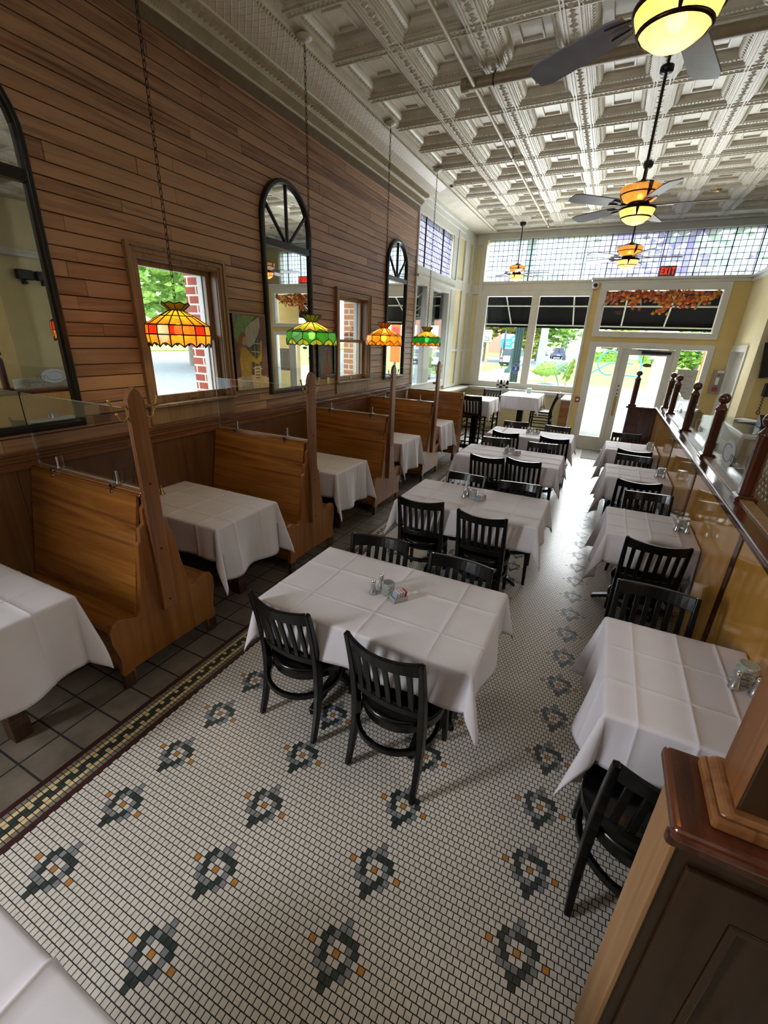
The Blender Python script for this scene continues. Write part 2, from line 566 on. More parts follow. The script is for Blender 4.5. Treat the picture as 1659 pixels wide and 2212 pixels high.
def build_floor():
    vs, fs, mi = [], [], []

    def q(x0, x1, y0, y1, m, z=0.0):
        k = len(vs)
        vs.extend([(x0, y0, z), (x1, y0, z), (x1, y1, z), (x0, y1, z)])
        fs.append((k, k + 1, k + 2, k + 3)); mi.append(m)
    q(-3.6, 4.7, -3.8, 11.4, 0, -0.0012)
    motif = {4: {0: 'g'}, 3: {-.5: 'g', .5: 'g'}, 2: {-2: 'd', -1: 'g', 0: 'd', 1: 'd', 2: 'd'},
             1: {-2.5: 'd', -1.5: 'g', 1.5: 'g', 2.5: 'd'}, 0: {-4: 'o', -2: 'd', 0: 'o', 2: 'g', 4: 'o'},
             -1: {-2.5: 'g', -1.5: 'd', 1.5: 'd', 2.5: 'g'}, -2: {-2: 'g', -1: 'g', 0: 'g', 1: 'd', 2: 'g'},
             -3: {-.5: 'd', .5: 'd'}, -4: {0: 'd'}}
    cm = {'g': 3, 'd': 2, 'o': 4}
    NX = 23
    PX, PY = 0.5664 / NX, 0.0242
    x0, y0 = 0.111, 0.996
    g = 0.0017
    xl, xr = -1.826, 0.95
    for r in range(int((-1.2 - y0) / PY), int((11.25 - y0) / PY)):
        yc = y0 + r * PY
        rr = (r + 5) % 12 - 5
        sh = 0.0 if r % 2 == 0 else 0.5
        row = motif.get(rr, {})
        for i in range(int((xl - x0) / PX) - 1, int((xr - x0) / PX) + 1):
            u = i + sh
            xc = x0 + u * PX
            a, b = xc - PX / 2 + g, xc + PX / 2 - g
            a, b = max(a, xl), min(b, xr)
            if b - a < 0.004:
                continue
            uu = (u + NX / 2) % NX - NX / 2
            c = row.get(round(uu * 2) / 2)
            q(a, b, yc - PY / 2 + g, yc + PY / 2 - g, cm[c] if c else 1)
        for k in range(6):                       # key border
            xc = -1.995 + (k + .5) * 0.0233
            if k in (0, 5):
                m = 7
            elif k in (1, 4):
                m = 5
            elif k == 2:
                m = 5 if r % 4 == 0 else 2
            else:
                m = 5 if r % 4 == 2 else 2
            q(xc - .01, xc + .01, yc - PY / 2 + g, yc + PY / 2 - g, m)
    q(-2.019, -1.998, -1.3, 11.25, 6)
    q(-1.853, -1.83, -1.3, 11.25, 6)
    for i in range(-1, 7):
        for j in range(-12, 56):
            xa = -2.216 - i * 0.2
            ya = 0.6 + j * 0.1943
            a, b = xa + .005, min(xa + .2 - .005, -2.022)
            if b - a > .02:
                q(a, b, ya + .005, ya + .1943 - .005, 8)
    q(0.955, 4.7, -3.8, 9.95, 9)
    me = bpy.data.meshes.new('floor')
    me.from_pydata(vs, [], fs)
    for k in ('grout', 't_white', 't_dark', 't_grey', 't_orange', 't_cream', 't_red', 't_border', 'quarry', 'woodfloor'):
        me.materials.append(M[k])
    me.polygons.foreach_set('material_index', mi)
    me.update()
    o = bpy.data.objects.new('floor', me); COL.objects.link(o)
    o['kind'] = 'structure'


build_floor()

# ------------------------------------------------------------------ structure: left wall of planks with two sash windows
W1 = (2.47, 3.24, 1.44, 2.50)     # y0, y1, z0, z1 of the clear opening
W2 = (5.31, 6.08, 1.44, 2.50)
mb = MB()
rnd = random.Random(3)
z = 1.24
rows = []
while z < 4.0:
    h = rnd.choice((0.085, 0.09, 0.098, 0.105, 0.08))
    rows.append((z, min(z + h, 4.03))); z += h
for (z0, z1) in rows:
    y = -3.7 + rnd.random()
    cuts = [(-3.7, 7.83)]
    for (a, b, c, d) in (W1, W2):
        if z1 > c and z0 < d:
            nc = []
            for (p, q_) in cuts:
                if p < a < q_:
                    nc.append((p, a))
                if p < b < q_:
                    nc.append((b, q_))
                if q_ <= a or p >= b:
                    nc.append((p, q_))
            cuts = nc
    for (p, q_) in cuts:
        y = p
        while y < q_ - 1e-6:
            L_ = rnd.uniform(0.9, 2.6)
            e = min(y + L_, q_)
            if q_ - e < .25:
                e = q_
            d = rnd.uniform(-.002, .002)
            mb.box(XW - .02, XW + d, y + .001, e - .001, z0 + .003, z1 - .003)
            y = e
struct(mb, 'wall_left', M['plank'], bevel=0.002, seg=1)
# backing of the wall, masonry outside, with the openings left free
mb = MB()
for x0, x1, mi in ((-3.42, -3.295, 0), (-3.66, -3.47, 1)):
    ys = [-3.7, W1[0], W1[1], W2[0], W2[1], 7.83]
    if mi:
        ys = [-3.7, W1[0] + .03, W1[1] - .01, W2[0] + .03, W2[1] - .01, 7.83]
    for k in (0, 2, 4):
        mb.box(x0, x1, ys[k], ys[k + 1], -.15, 4.4, mi)
    for k in (1, 3):
        mb.box(x0, x1, ys[k], ys[k + 1], -.15, 1.40, mi)
        mb.box(x0, x1, ys[k], ys[k + 1], 2.56, 4.4, mi)
struct(mb, 'wall_left_masonry', [M['boothdk'], M['brick']])
# wainscot below the dado
mb = MB()
for k in range(-5, 12):
    y0 = k * 0.79 - .2
    mb.box(XW - .015, XW + .004, y0 + .0015, min(y0 + .79, 7.83) - .0015, 0, 1.16) if y0 < 7.8 else None
struct(mb, 'wall_left_wainscot', M['wains'])
# dado rail: stepped moulding
mb = MB()
prof = [(XW - .01, 1.13), (XW + .018, 1.13), (XW + .022, 1.15), (XW + .012, 1.155), (XW + .016, 1.178), (XW + .032, 1.185),
        (XW + .034, 1.20), (XW + .02, 1.206), (XW + .018, 1.222), (XW + .045, 1.232), (XW + .047, 1.247), (XW - .01, 1.25)]
mb.prism(prof, 'y', -3.7, 7.83)
struct(mb, 'trim_1', M['rail'])


def sash_window(idx, w):
    y0, y1, z0, z1 = w
    root = thing('window_%d' % idx, '', '')
    del root['label'], root['category']
    root['kind'] = 'structure'
    fr = MB()                                # moulded casing, mitred, with sill and apron
    for k, (o, t) in enumerate(((0.0, .022), (.028, .03), (.062, .04))):
        a, b = o, o + (.03 if k < 2 else .028)
        x1 = XW + t
        fr.prism([(y0 - b, z0), (y0 - a, z0), (y0 - a, z1 + a), (y1 + a, z1 + a), (y1 + a, z0), (y1 + b, z0), (y1 + b, z1 + b), (y0 - b, z1 + b)], 'x', XW, x1)
    fr.box(XW - .195, XW + .006, y0 - .006, y0 + .006, z0, z1)
    fr.box(XW - .195, XW + .006, y1 - .006, y1 + .006, z0, z1)
    fr.box(XW - .195, XW + .006, y0 + .006, y1 - .006, z1 - .006, z1 + .006)
    fr.box(XW, XW + .018, y0 - .085, y1 + .085, z0 - .17, z0 - .035)
    fr.build('casing', M['casing'], root, bevel=.004)
    sl = MB()
    sl.box(XW - .14, XW + .055, y0 - .10, y1 + .10, z0 - .035, z0 - .01)
    sl.build('sill', M['casing'], root, bevel=.006)
    zm = (z0 + z1) / 2 - .02
    up = MB()                                # sashes: lower inside, upper outside
    up.ring('x', y0, y1, z0 - .01, zm + .02, .045, .045, .06, .035, XW - .075, XW - .045)
    up.ring('x', y0, y1, zm - .02, z1, .045, .045, .035, .045, XW - .11, XW - .08)
    up.build('sash', M['casing'], root, bevel=.003)
    wf = MB()
    wf.ring('x', y0 - .02, y1 + .02, z0 - .03, z1 + .03, .055, .055, .04, .065, XW - .20, XW - .145)
    wf.ring('x', y0, y1, z0, z1, .022, .022, .01, .022, XW - .144, XW - .112)
    wf.build('outer_frame', M['white'], root)
    gl = MB()
    gl.box(XW - .062, XW - .058, y0 + .04, y1 - .04, z0 + .04, zm)
    gl.box(XW - .097, XW - .093, y0 + .04, y1 - .04, zm, z1 - .03)
    gl.build('pane', M['winglass'], root)
    lk = MB()
    lk.box(XW - .045, XW - .03, (y0 + y1) / 2 - .03, (y0 + y1) / 2 + .03, z0 + .008, z0 + .028)
    lk.lathe([(.012, 0), (.012, .012)], 10, (XW - .06, (y0 + y1) / 2, zm + .02))
    lk.build('latch', M['brass'], root)


sash_window(1, W1)
sash_window(2, W2)

# ------------------------------------------------------------------ structure: ceiling of pressed tin
GX0, GY0, GP, GQ = -2.12, 5.07, 0.692, 0.695      # a beam crossing and the pitch


def build_ceiling():
    vs, fs, mi = [], [], []

    def add(v, f, m=0):
        o = len(vs); vs.extend(v)
        for q in f:
            fs.append(tuple(i + o for i in q)); mi.append(m)

    def boxm(x0, x1, y0, y1, z0, z1, m=0):
        add([(x, y, z) for z in (z0, z1) for y in (y0, y1) for x in (x0, x1)],
            [(0, 1, 3, 2), (4, 6, 7, 5), (0, 4, 5, 1), (2, 3, 7, 6), (0, 2, 6, 4), (1, 5, 7, 3)], m)
    bx, by = 0.088, 0.052                   # half widths of the wide and the narrow beams
    prof = [(0.0, 4.283), (0.008, 4.283), (0.010, 4.296), (0.022, 4.298), (0.024, 4.306), (0.034, 4.308)]
    prof += [(0.034 + 0.056 * math.sin(R(t)), 4.308 + 0.058 * (1 - math.cos(R(t)))) for t in (22, 45, 67, 90)]
    prof += [(0.097, 4.368), (0.160, 4.368), (0.163, 4.354), (0.176, 4.354), (0.180, 4.372)]

    def cell(xa, xb, ya, yb):
        rings = []
        for o, z_ in prof:
            rings.append([(xa + o, ya + o, z_), (xb - o, ya + o, z_), (xb - o, yb - o, z_), (xa + o, yb - o, z_)])
        v = [p for r_ in rings for p in r_]
        f = []
        for i in range(len(rings) - 1):
            for k in range(4):
                f.append((4 * i + k, 4 * i + 4 + k, 4 * i + 4 + (k + 1) % 4, 4 * i + (k + 1) % 4))
        q = 4 * (len(rings) - 1)
        f.append((q, q + 3, q + 2, q + 1))
        add(v, f)
        # egg and dart tongues on the cove
        for side in range(4):
            n = 13
            L_ = (yb - ya if side % 2 else xb - xa) - .13
            for i in range(n):
                c = -L_ / 2 + L_ * (i + .5) / n
                w = L_ / n * .34
                pts = []
                for (o, z_, s_) in ((.040, 4.306, .25), (.060, 4.318, 1), (.078, 4.337, 1), (.090, 4.360, .7)):
                    pts += [(c - w * s_, o, z_), (c, o - .008, z_ - .012), (c + w * s_, o, z_)]
                out = []
                for (t, o, z_) in pts:
                    if side == 0:
                        out.append(((xa + xb) / 2 + t, ya + o, z_))
                    elif side == 2:
                        out.append(((xa + xb) / 2 - t, yb - o, z_))
                    elif side == 1:
                        out.append((xb - o, (ya + yb) / 2 + t, z_))
                    else:
                        out.append((xa + o, (ya + yb) / 2 - t, z_))
                f = []
                for k in range(3):
                    for h in range(2):
                        f.append((3 * k + h, 3 * k + h + 1, 3 * k + h + 4, 3 * k + h + 3))
                add(out, f)
    X0, X1 = -2.745, 4.6
    Y0, Y1 = -3.7, 11.02
    xs = [GX0 + GP * k for k in range(0, 10) if GX0 + GP * k < X1]
    ys = [GY0 + GQ * k for k in range(-13, 10) if Y0 < GY0 + GQ * k < Y1 - .2]
    xe = [(X0, X0 + .03)] + [(c - bx, c + bx) for c in xs] + [(X1 - .03, X1)]
    ye = [(Y0, Y0 + .03)] + [(c - by, c + by) for c in ys] + [(Y1 - .03, Y1)]
    for i in range(len(xe) - 1):
        for j in range(len(ye) - 1):
            xa, xb, ya, yb = xe[i][1], xe[i + 1][0], ye[j][1], ye[j + 1][0]
            if xb - xa > .4 and yb - ya > .4:
                cell(xa, xb, ya, yb)
            elif xb > xa and yb > ya:
                add([(xa, ya, 4.285), (xb, ya, 4.285), (xb, yb, 4.285), (xa, yb, 4.285)], [(0, 3, 2, 1)])
    for (a, b) in xe:
        boxm(a, b, Y0, Y1, 4.279, 4.32, 1)
        for s_ in (-1, 1):
            c = (a + b) / 2 + s_ * .052
            if b - a > .1:
                boxm(c - .006, c + .006, Y0, Y1, 4.268, 4.285)
                c2 = (a + b) / 2 + s_ * .078
                boxm(c2 - .005, c2 + .005, Y0, Y1, 4.272, 4.285)
    for (a, b) in ye:
        boxm(X0, X1, a, b, 4.2795, 4.32, 1)
        if b - a > .06:
            for s_ in (-1, 1):
                c = (a + b) / 2 + s_ * .034
                boxm(X0, X1, c - .004, c + .004, 4.271, 4.285)
    # rosettes along the wide beams, small ones along the narrow beams
    for c in xs:
        y = Y0 + .1
        k = 0
        while y < Y1 - .1:
            r_ = .036 if k % 2 == 0 else .022
            n = 8
            v = [(c, y, 4.262)]
            for t in range(n):
                rr = r_ * (1.0 if t % 2 == 0 else .62)
                v.append((c + rr * math.cos(2 * PI * t / n), y + rr * math.sin(2 * PI * t / n), 4.2785))
            add(v, [(0, 1 + (t + 1) % n, 1 + t) for t in range(n)])
            y += .0579; k += 1
    for c in ys:
        x = X0 + .06
        k = 0
        while x < 2.4:
            r_ = .018 if k % 3 else .026
            v = [(x, c, 4.264)] + [(x + r_ * math.cos(PI * t / 2 + .3), c + r_ * .8 * math.sin(PI * t / 2 + .3), 4.279) for t in range(4)]
            add(v, [(0, 1 + (t + 1) % 4, 1 + t) for t in range(4)])
            x += .0432; k += 1
    add([(-3.7, -3.9, 4.45), (4.8, -3.9, 4.45), (4.8, 11.6, 4.45), (-3.7, 11.6, 4.45)], [(0, 3, 2, 1)])
    me = bpy.data.meshes.new('ceiling')
    me.from_pydata(vs, [], fs)
    me.materials.append(M['ceil']); me.materials.append(M['ceilbump'])
    me.polygons.foreach_set('material_index', mi)
    me.update()
    o = bpy.data.objects.new('ceiling', me); COL.objects.link(o)
    o['kind'] = 'structure'


build_ceiling()

# cove cornice along the left wall: taupe band, flutes, tongue band, pressed diamond cove, bead
mb = MB()
mb.box(XW - .02, XW + .012, -3.7, 7.86, 3.95, 4.045, 0)
mb.box(XW - .02, XW + .02, -3.7, 7.86, 4.036, 4.05, 1)
P1, P2 = (XW + .02, 4.05), (XW + .075, 4.118)
P3 = (XW + .185, 4.165)
P4 = (-2.835, 4.262)
P5 = (-2.80, 4.285)
mb.prism([(XW - .02, 4.05), P1, P2, (P2[0] + .01, P2[1] + .004), (P2[0] + .03, P2[1] + .006), P3, (P3[0] + .012, P3[1] - .004), (P3[0] + .02, P3[1] + .012),
          P4, (P4[0] + .01, P4[1] - .006), (P4[0] + .035, P4[1] - .003), (-2.79, 4.281), (-2.742, 4.281), (-2.742, 4.40), (XW - .02, 4.40)], 'y', -3.7, 7.86, 1)
# flutes
y = -1.0
while y < 7.84:
    mb.add([(P1[0], y, P1[1] + .006), (P1[0], y + .013, P1[1] + .006), (P2[0], y + .013, P2[1] - .006), (P2[0], y, P2[1] - .006),
            (P1[0] + .014, y + .0065, P1[1] - .004), (P2[0] + .012, y + .0065, P2[1] - .018)],
           [(0, 4, 5, 3), (4, 1, 2, 5), (0, 1, 4), (3, 5, 2)], 1)
    y += .024
# tongues
y = -1.0
k = 0
while y < 7.82:
    w = .021
    a = Vector((P2[0] + .03, y, P2[1] + .006)); b_ = Vector((P3[0], y, P3[1]))
    d = b_ - a
    nrm = Vector((d.z, 0, -d.x)).normalized()
    vs = []
    for t, hw, hh in ((.02, .35, .002), (.25, 1, .016), (.6, .95, .026), (.85, .6, .03), (1.0, .15, .012)):
        p = a + d * t
        vs += [p + Vector((0, -w * hw, 0)), p + nrm * hh, p + Vector((0, w * hw, 0))]
    fs = []
    for i in range(4):
        for h in range(2):
            fs.append((3 * i + h, 3 * i + h + 1, 3 * i + h + 4, 3 * i + h + 3))
    mb.add(vs, fs, 1)
    y += .052; k += 1
# beads
y = -1.0
while y < 11.0:
    mb.lathe([(.0001, -.014), (.012, -.007), (.013, .004), (.0001, .012)], 6, (P4[0] + .022, y, 4.255), 1, ax=Matrix.Rotation(R(90), 3, 'X'))
    y += .034
struct(mb, 'trim_2', [M['taupe'], M['ceil']])
mb = MB()
a = (P3[0] + .02, P3[1] + .011); d = (P4[0] - a[0], P4[1] - a[1])
mb.add([(a[0], -3.7, a[1] - .002), (a[0] + d[0], -3.7, a[1] + d[1] - .002), (a[0] + d[0], 7.86, a[1] + d[1] - .002), (a[0], 7.86, a[1] - .002),
        (a[0] + d[0] * .5, -3.7, a[1] + d[1] * .5 - .016), (a[0] + d[0] * .5, 7.86, a[1] + d[1] * .5 - .016)],
       [(0, 3, 5, 4), (4, 5, 2, 1)])
struct(mb, 'trim_3', M['quilt'], recalc=False)
# flat ceiling border towards the shop front and above the side window
mb = MB()
mb.box(-3.5, -2.745, 7.86, 11.3, 4.262, 4.42)
mb.box(-2.745, 4.6, 11.02, 11.3, 4.262, 4.42)
mb.box(-2.76, 4.6, 11.0, 11.03, 4.25, 4.42)
mb.box(-2.78, -2.735, 7.86, 11.03, 4.25, 4.42)
struct(mb, 'trim_4', M['ceil'])

# ------------------------------------------------------------------ structure: shop front
mb = MB()          # front wall: solid parts, cream
mb.box(-3.5, -2.99, YF, YF + .25, 0, 4.45)
mb.box(-2.99, -.5, YF, YF + .25, 0, .95)
mb.box(-2.99, -.5, YF + .02, YF + .25, 3.10, 3.31)
mb.box(-.5, 2.4, YF + .02, YF + .25, 3.2, 3.31)
mb.box(-2.99, 4.7, YF + .02, YF + .25, 4.14, 4.45)
mb.box(2.4, 4.7, YF, YF + .25, 0, 4.45)
struct(mb, 'wall_front', M['cream'])
mb = MB()          # corner pier on the side wall, and wall parts round the side window
mb.box(XW - .2, XW, 9.98, 11.45, 0, 4.45)
mb.box(XW - .2, XW - .02, 7.83, 9.98, 0, 1.08)
mb.box(XW - .2, XW - .02, 7.83, 9.98, 3.05, 3.2)
mb.box(XW - .2, XW - .02, 7.83, 9.98, 3.98, 4.45)
struct(mb, 'wall_left_front', M['cream'])
mb = MB()          # white pilaster strips and bands
for (y0, y1) in ((9.98, 10.09), (10.50, 10.80), (11.02, 11.25)):
    mb.box(XW, XW + .03, y0, y1, 1.0, 4.262)
for z0, z1 in ((3.05, 3.25), (4.02, 4.262), (1.78, 1.84), (1.0, 1.06)):
    mb.box(XW, XW + .026, 9.98, 11.25, z0, z1)
for (x0, x1) in ((XW, -3.20), (-3.08, -2.985)):
    mb.box(x0, x1, YF - .03, YF, 1.0, 4.262)
for z0, z1 in ((3.05, 3.25), (4.05, 4.262), (1.78, 1.84), (1.0, 1.06)):
    mb.box(XW, -2.985, YF - .026, YF, z0, z1)
mb.box(-2.99, -.5, YF - .015, YF + .02, 3.10, 3.30)
mb.box(-2.99, 2.4, YF - .05, YF + .02, 3.27, 3.31)
mb.box(-2.99, 2.4, YF - .06, YF + .02, 4.14, 4.262)
mb.box(XW - .02, XW + .03, 7.83, 9.98, 3.05, 3.2)
mb.box(XW - .02, XW + .06, 7.83, 9.98, 3.02, 3.06)
mb.box(XW - .02, XW + .05, 7.83, 10.4, 4.12, 4.262)
mb.box(XW - .02, XW + .09, 7.9, 10.4, 4.2, 4.262)
mb.box(XW - .02, XW + .02, 7.83, 9.98, 3.98, 4.12)
mb.box(XW - .02, XW + .016, 7.825, 7.875, 1.0, 4.06)
mb.box(XW - .01, XW + .03, 9.75, 9.98, 1.0, 3.05)
mb.box(XW - .01, XW + .012, 9.74, 9.98, 3.2, 4.0)
struct(mb, 'trim_5', M['white'], bevel=.004)
mb = MB()          # window ledge
mb.box(XW - .02, -3.02, 7.85, YF, .945, .985)
mb.box(XW, -.52, 10.98, YF + .02, .945, .985)
mb.box(XW, -3.05, 7.85, YF, .90, .945)
mb.box(XW, -.55, 11.02, YF + .01, .90, .945)
struct(mb, 'trim_6', M['white'], bevel=.006)


# display window (two lights)
rw = thing('window_3', '', ''); del rw['label'], rw['category']; rw['kind'] = 'structure'
f = MB()
f.ring('y', -2.99, -.5, .985, 3.12, .14, .14, .13, .12, YF - .03, YF + .1)
f.box(-1.835, -1.665, YF - .02, YF + .09, 1.11, 3.005)
f.build('frame', M['white'], rw, bevel=.008)
g_ = MB()
g_.box(-2.86, -1.83, YF + .04, YF + .045, 1.11, 3.01); g_.box(-1.67, -.63, YF + .04, YF + .045, 1.11, 3.01)
g_.build('pane', M['winglass'], rw)
# side window
rw = thing('window_4', '', ''); del rw['label'], rw['category']; rw['kind'] = 'structure'
f = MB()
f.ring('x', 7.835, 9.76, 1.06, 3.05, .06, .13, .14, .13, XW - .1, XW + .02)
f.box(XW - .09, XW + .015, 8.39, 8.74, 1.19, 2.925)
f.build('frame', M['white'], rw, bevel=.008)
g_ = MB()
g_.box(XW - .07, XW - .065, 7.89, 8.4, 1.19, 2.93); g_.box(XW - .07, XW - .065, 8.73, 9.64, 1.19, 2.93)
g_.build('pane', M['winglass'], rw)

# leaded transom lights
TG = [lampglass('glass_pale_aqua', '#b4c6cb', .9, .08, .35), lampglass('glass_white_opal', '#c2c8cc', .9, .06, .35), lampglass('glass_mint', '#b6c8be', .9, .06, .35),
      lampglass('glass_lavender', '#a6a0c6', .9, .1, .3), lampglass('glass_violet', '#958ebd', .9, .1, .3), lampglass('glass_lilac_white', '#b9b5cc', .9, .06, .35)]
TS = [lampglass('side_glass_lavender', '#d3ccf4', .9, .1, .3), lampglass('side_glass_violet', '#c2b8f0', .9, .1, .3), lampglass('side_glass_lilac', '#e8e4fa', .9, .06, .35)]
M['lead'] = plain('lead_came', '#1d1d22', 0.5, 0.3, 0.05)


def leaded(idx, a0, a1, z0, z1, na, nz, plane, lav, heavy):
    rw = thing('window_%d' % idx, '', ''); del rw['label'], rw['category']; rw['kind'] = 'structure'
    rr = random.Random(idx)
    g_ = MB()
    ca, cz = (a1 - a0) / na, (z1 - z0) / nz
    for i in range(na):
        for j in range(nz):
            p = lav((i + .5) / na, (j + .5) / nz)
            m = rr.choice((3, 3, 4, 5)) if rr.random() < p else rr.choice((0, 0, 1, 1, 2))
            A0, A1, Z0, Z1 = a0 + ca * i, a0 + ca * (i + 1), z0 + cz * j, z0 + cz * (j + 1)
            if plane == 'y':
                g_.add([(A0, YF + .05, Z0), (A1, YF + .05, Z0), (A1, YF + .05, Z1), (A0, YF + .05, Z1)], [(0, 1, 2, 3)], m)
            else:
                g_.add([(XW - .05, A0, Z0), (XW - .05, A1, Z0), (XW - .05, A1, Z1), (XW - .05, A0, Z1)], [(0, 1, 2, 3)], m)
    g_.build('leaded_pane', TG if plane == 'y' else TG[:3] + TS, rw, recalc=False)
    l_ = MB()
    for i in range(na + 1):
        w = .004
        a = a0 + ca * i
        if plane == 'y':
            l_.box(a - w, a + w, YF + .044, YF + .056, z0, z1)
        else:
            l_.box(XW - .056, XW - .044, a - w * .7, a + w * .7, z0, z1)
    for j in range(nz + 1):
        zz = z0 + cz * j
        if plane == 'y':
            l_.box(a0, a1, YF + .044, YF + .056, zz - .004, zz + .004)
        else:
            l_.box(XW - .056, XW - .044, a0, a1, zz - .004, zz + .004)
    for a in heavy:
        if plane == 'y':
            l_.box(a - .008, a + .008, YF + .02, YF + .05, z0 - .02, z1 + .02)
        else:
            l_.box(XW - .05, XW - .025, a - .011, a + .011, z0 - .02, z1 + .03)
    l_.build('lead_came', M['lead'], rw)


leaded(5, -2.93, 2.39, 3.31, 4.14, 51, 8, 'y', lambda u, v: .08 + .85 * max(0, min(1, (u - .41) * 9)) * max(0, min(1, (.80 - u) * 14)),
       (-2.0, -.9, -.42, .55, 1.14, 1.66, 2.1))
leaded(6, 7.9, 9.74, 3.2, 3.98, 30, 9, 'x', lambda u, v: .96 if .12 < v < .9 else .6, (8.28, 9.2))

# entry bulkhead with the fanlight and door screen
mb = MB()
xa, xb = -.545, 1.90
mb.box(xa, -.40, YB, YB + .12, 0, 3.12); mb.box(1.63, xb, YB, YB + .12, 0, 3.12)
mb.box(-.40, 1.63, YB, YB + .12, 2.08, 2.20); mb.box(-.40, 1.63, YB, YB + .12, 3.08, 3.12)
mb.box(xa, xa + .1, YB + .12, YF + .02, 0, 3.12); mb.box(xb, xb + .1, YB, YF + .2, 0, 3.12)
struct(mb, 'wall_entry', M['yellow'])
mb = MB()
mb.box(xa, xb + .1, YB, YF + .02, 3.10, 3.17)
mb.box(xa - .04, xb + .02, YB - .05, YF - .02, 3.15, 3.19); mb.box(xa - .02, xb + .02, YB - .025, YB, 3.10, 3.15)
mb.box(xb - .06, xb + 3, 8.39, YB + .1, 3.15, 3.19); mb.box(xb - .03, xb, 8.41, YB, 3.09, 3.15)
mb.box(xa - .012, xa + .02, YB - .012, YB, 0, 3.1)
struct(mb, 'trim_7', M['white'], bevel=.005)
mb = MB()
mb.box(xb, xb + .1, 8.43, 9.0, 0, 3.15); mb.box(xb, xb + .1, 9.0, 9.9, 2.06, 3.15); mb.box(xb, xb + .1, 9.9, YB, 0, 3.15)
mb.box(xb + .3, xb + .4, 8.9, YB, 0, 2.3)
struct(mb, 'wall_return', M['cream'])
mb = MB()
mb.box(xb + .1, 4.6, 8.43, 8.55, 0, 3.15)
struct(mb, 'wall_alcove', M['yellow'])
# white cased door in the return
rd = thing('door_2', '', ''); del rd['label'], rd['category']; rd['kind'] = 'structure'
f = MB()
f.prism([(8.93, .0), (9.02, .0), (9.02, 2.0), (9.88, 2.0), (9.88, 0), (9.955, 0), (9.955, 2.1), (8.93, 2.1)], 'x', xb - .02, xb + .1)
f.build('casing', M['white'], rd, bevel=.006)
f = MB()
f.box(xb + .06, xb + .09, 9.0, 9.9, 0, 2.02); f.box(xb + .05, xb + .062, 9.12, 9.78, .2, 1.9)
f.build('door_leaf', M['white'], rd)

rw = thing('window_7', '', ''); del rw['label'], rw['category']; rw['kind'] = 'structure'
f = MB()
f.ring('y', -.40, 1.63, 2.18, 3.10, .115, .105, .105, .13, YB - .03, YB + .12)
f.build('frame', M['white'], rw, bevel=.01)
g_ = MB(); g_.box(-.29, 1.53, YB + .06, YB + .064, 2.28, 2.98); g_.build('pane', M['winglass'], rw)

rd = thing('door_1', '', ''); del rd['label'], rd['category']; rd['kind'] = 'structure'
f = MB()
f.ring('y', -.40, 1.64, -.01, 2.09, .13, .10, .02, .10, YB - .02, YB + .1)
f.box(.12, .20, YB - .015, YB + .09, 0.005, 1.995); f.box(1.05, 1.14, YB - .015, YB + .09, 0.005, 1.995)
f.box(-.275, .125, YB, YB + .08, 0.006, .27); f.box(1.135, 1.545, YB, YB + .08, 0.006, .27)
f.build('frame', M['white'], rd, bevel=.008)
f = MB()
f.ring('y', .20, 1.05, .02, 1.98, .125, .105, .23, .11, YB + .01, YB + .06)
f.build('door_leaf', M['white'], rd, bevel=.006)
g_ = MB(); g_.box(.32, .95, YB + .033, YB + .037, .24, 1.88); g_.box(-.275, .125, YB + .05, YB + .054, .26, 2.0); g_.box(1.135, 1.545, YB + .05, YB + .054, .26, 2.0)
g_.build('pane', M['winglass'], rd)
f = MB()
f.box(.52, 1.0, YB - .035, YB + .01, 1.90, 1.95); f.box(.60, .82, YB - .05, YB + .01, 1.905, 1.955)
f.bar((.45, YB - .07, 1.965), (.75, YB - .04, 1.945), .025, .012)
f.build('door_closer', M['blackplastic'], rd)
f = MB()
f.box(.235, .285, YB + .0, YB + .012, .72, 1.10)
f.build('push_plate', M['brass'], rd, bevel=.003)
f = MB()
for zz in (1.30, 1.22, 1.15):
    f.lathe([(.014, 0), (.014, .02)], 12, (.26, YB + .012, zz), ax=Matrix.Rotation(R(90), 3, 'X'))
f.build('door_lock', M['blackmetal'], rd)

# rear and right walls of the room
mb = MB(); mb.box(-3.6, 4.8, -3.9, -3.7, 0, 4.45); struct(mb, 'wall_back', M['wains'])
mb = MB(); mb.box(4.55, 4.75, -3.9, 11.4, 0, 4.45); struct(mb, 'wall_right', M['cream'])
mb = MB(); mb.box(4.47, 4.56, -3.7, 8.43, 3.28, 3.38); mb.box(4.45, 4.56, -3.7, 8.43, 3.36, 3.40); struct(mb, 'trim_8', M['white'])

# ------------------------------------------------------------------ wooden partition beside the right-hand tables
ZL = 1.14
pt = thing('partition', 'glossy wood-panelled low partition with mahogany ledge along the right-hand tables', 'partition', (0, 0, 0))
mb = MB()
mb.box(XP, XP + .16, .95, 8.10, 0, ZL - .04)
for (ya, yb) in ((.95, 2.72), (2.79, 4.22), (4.29, 5.72), (5.79, 8.02)):
    mb.box(XP - .006, XP, ya, yb, .02, ZL - .06)
mb.build('panel', M['panel'], pt, bevel=.003)
mb = MB()
for y in (2.755, 4.255, 5.755):
    mb.box(XP - .012, XP, y - .033, y + .033, 0, ZL - .05)
mb.box(XP - .012, XP, .95, 8.06, ZL - .06, ZL - .035)
mb.build('stile', M['newel'], pt, bevel=.003)
mb = MB()
mb.box(XP - .03, XP + .22, .78, 8.20, ZL - .035, ZL)
mb.build('ledge', M['cap'], pt, bevel=.012, seg=3)
mb = MB()
mb.box(XP + .06, XP + .13, 1.0, 8.05, ZL - .001, ZL + .012)
mb.build('glass_bead', M['casing'], pt, bevel=.004)
mb = MB()
mb.box(.42, XP, 8.07, 8.16, 0, ZL - .03)
mb.build('far_return_panel', M['newel'], pt, bevel=.003)
mb = MB()
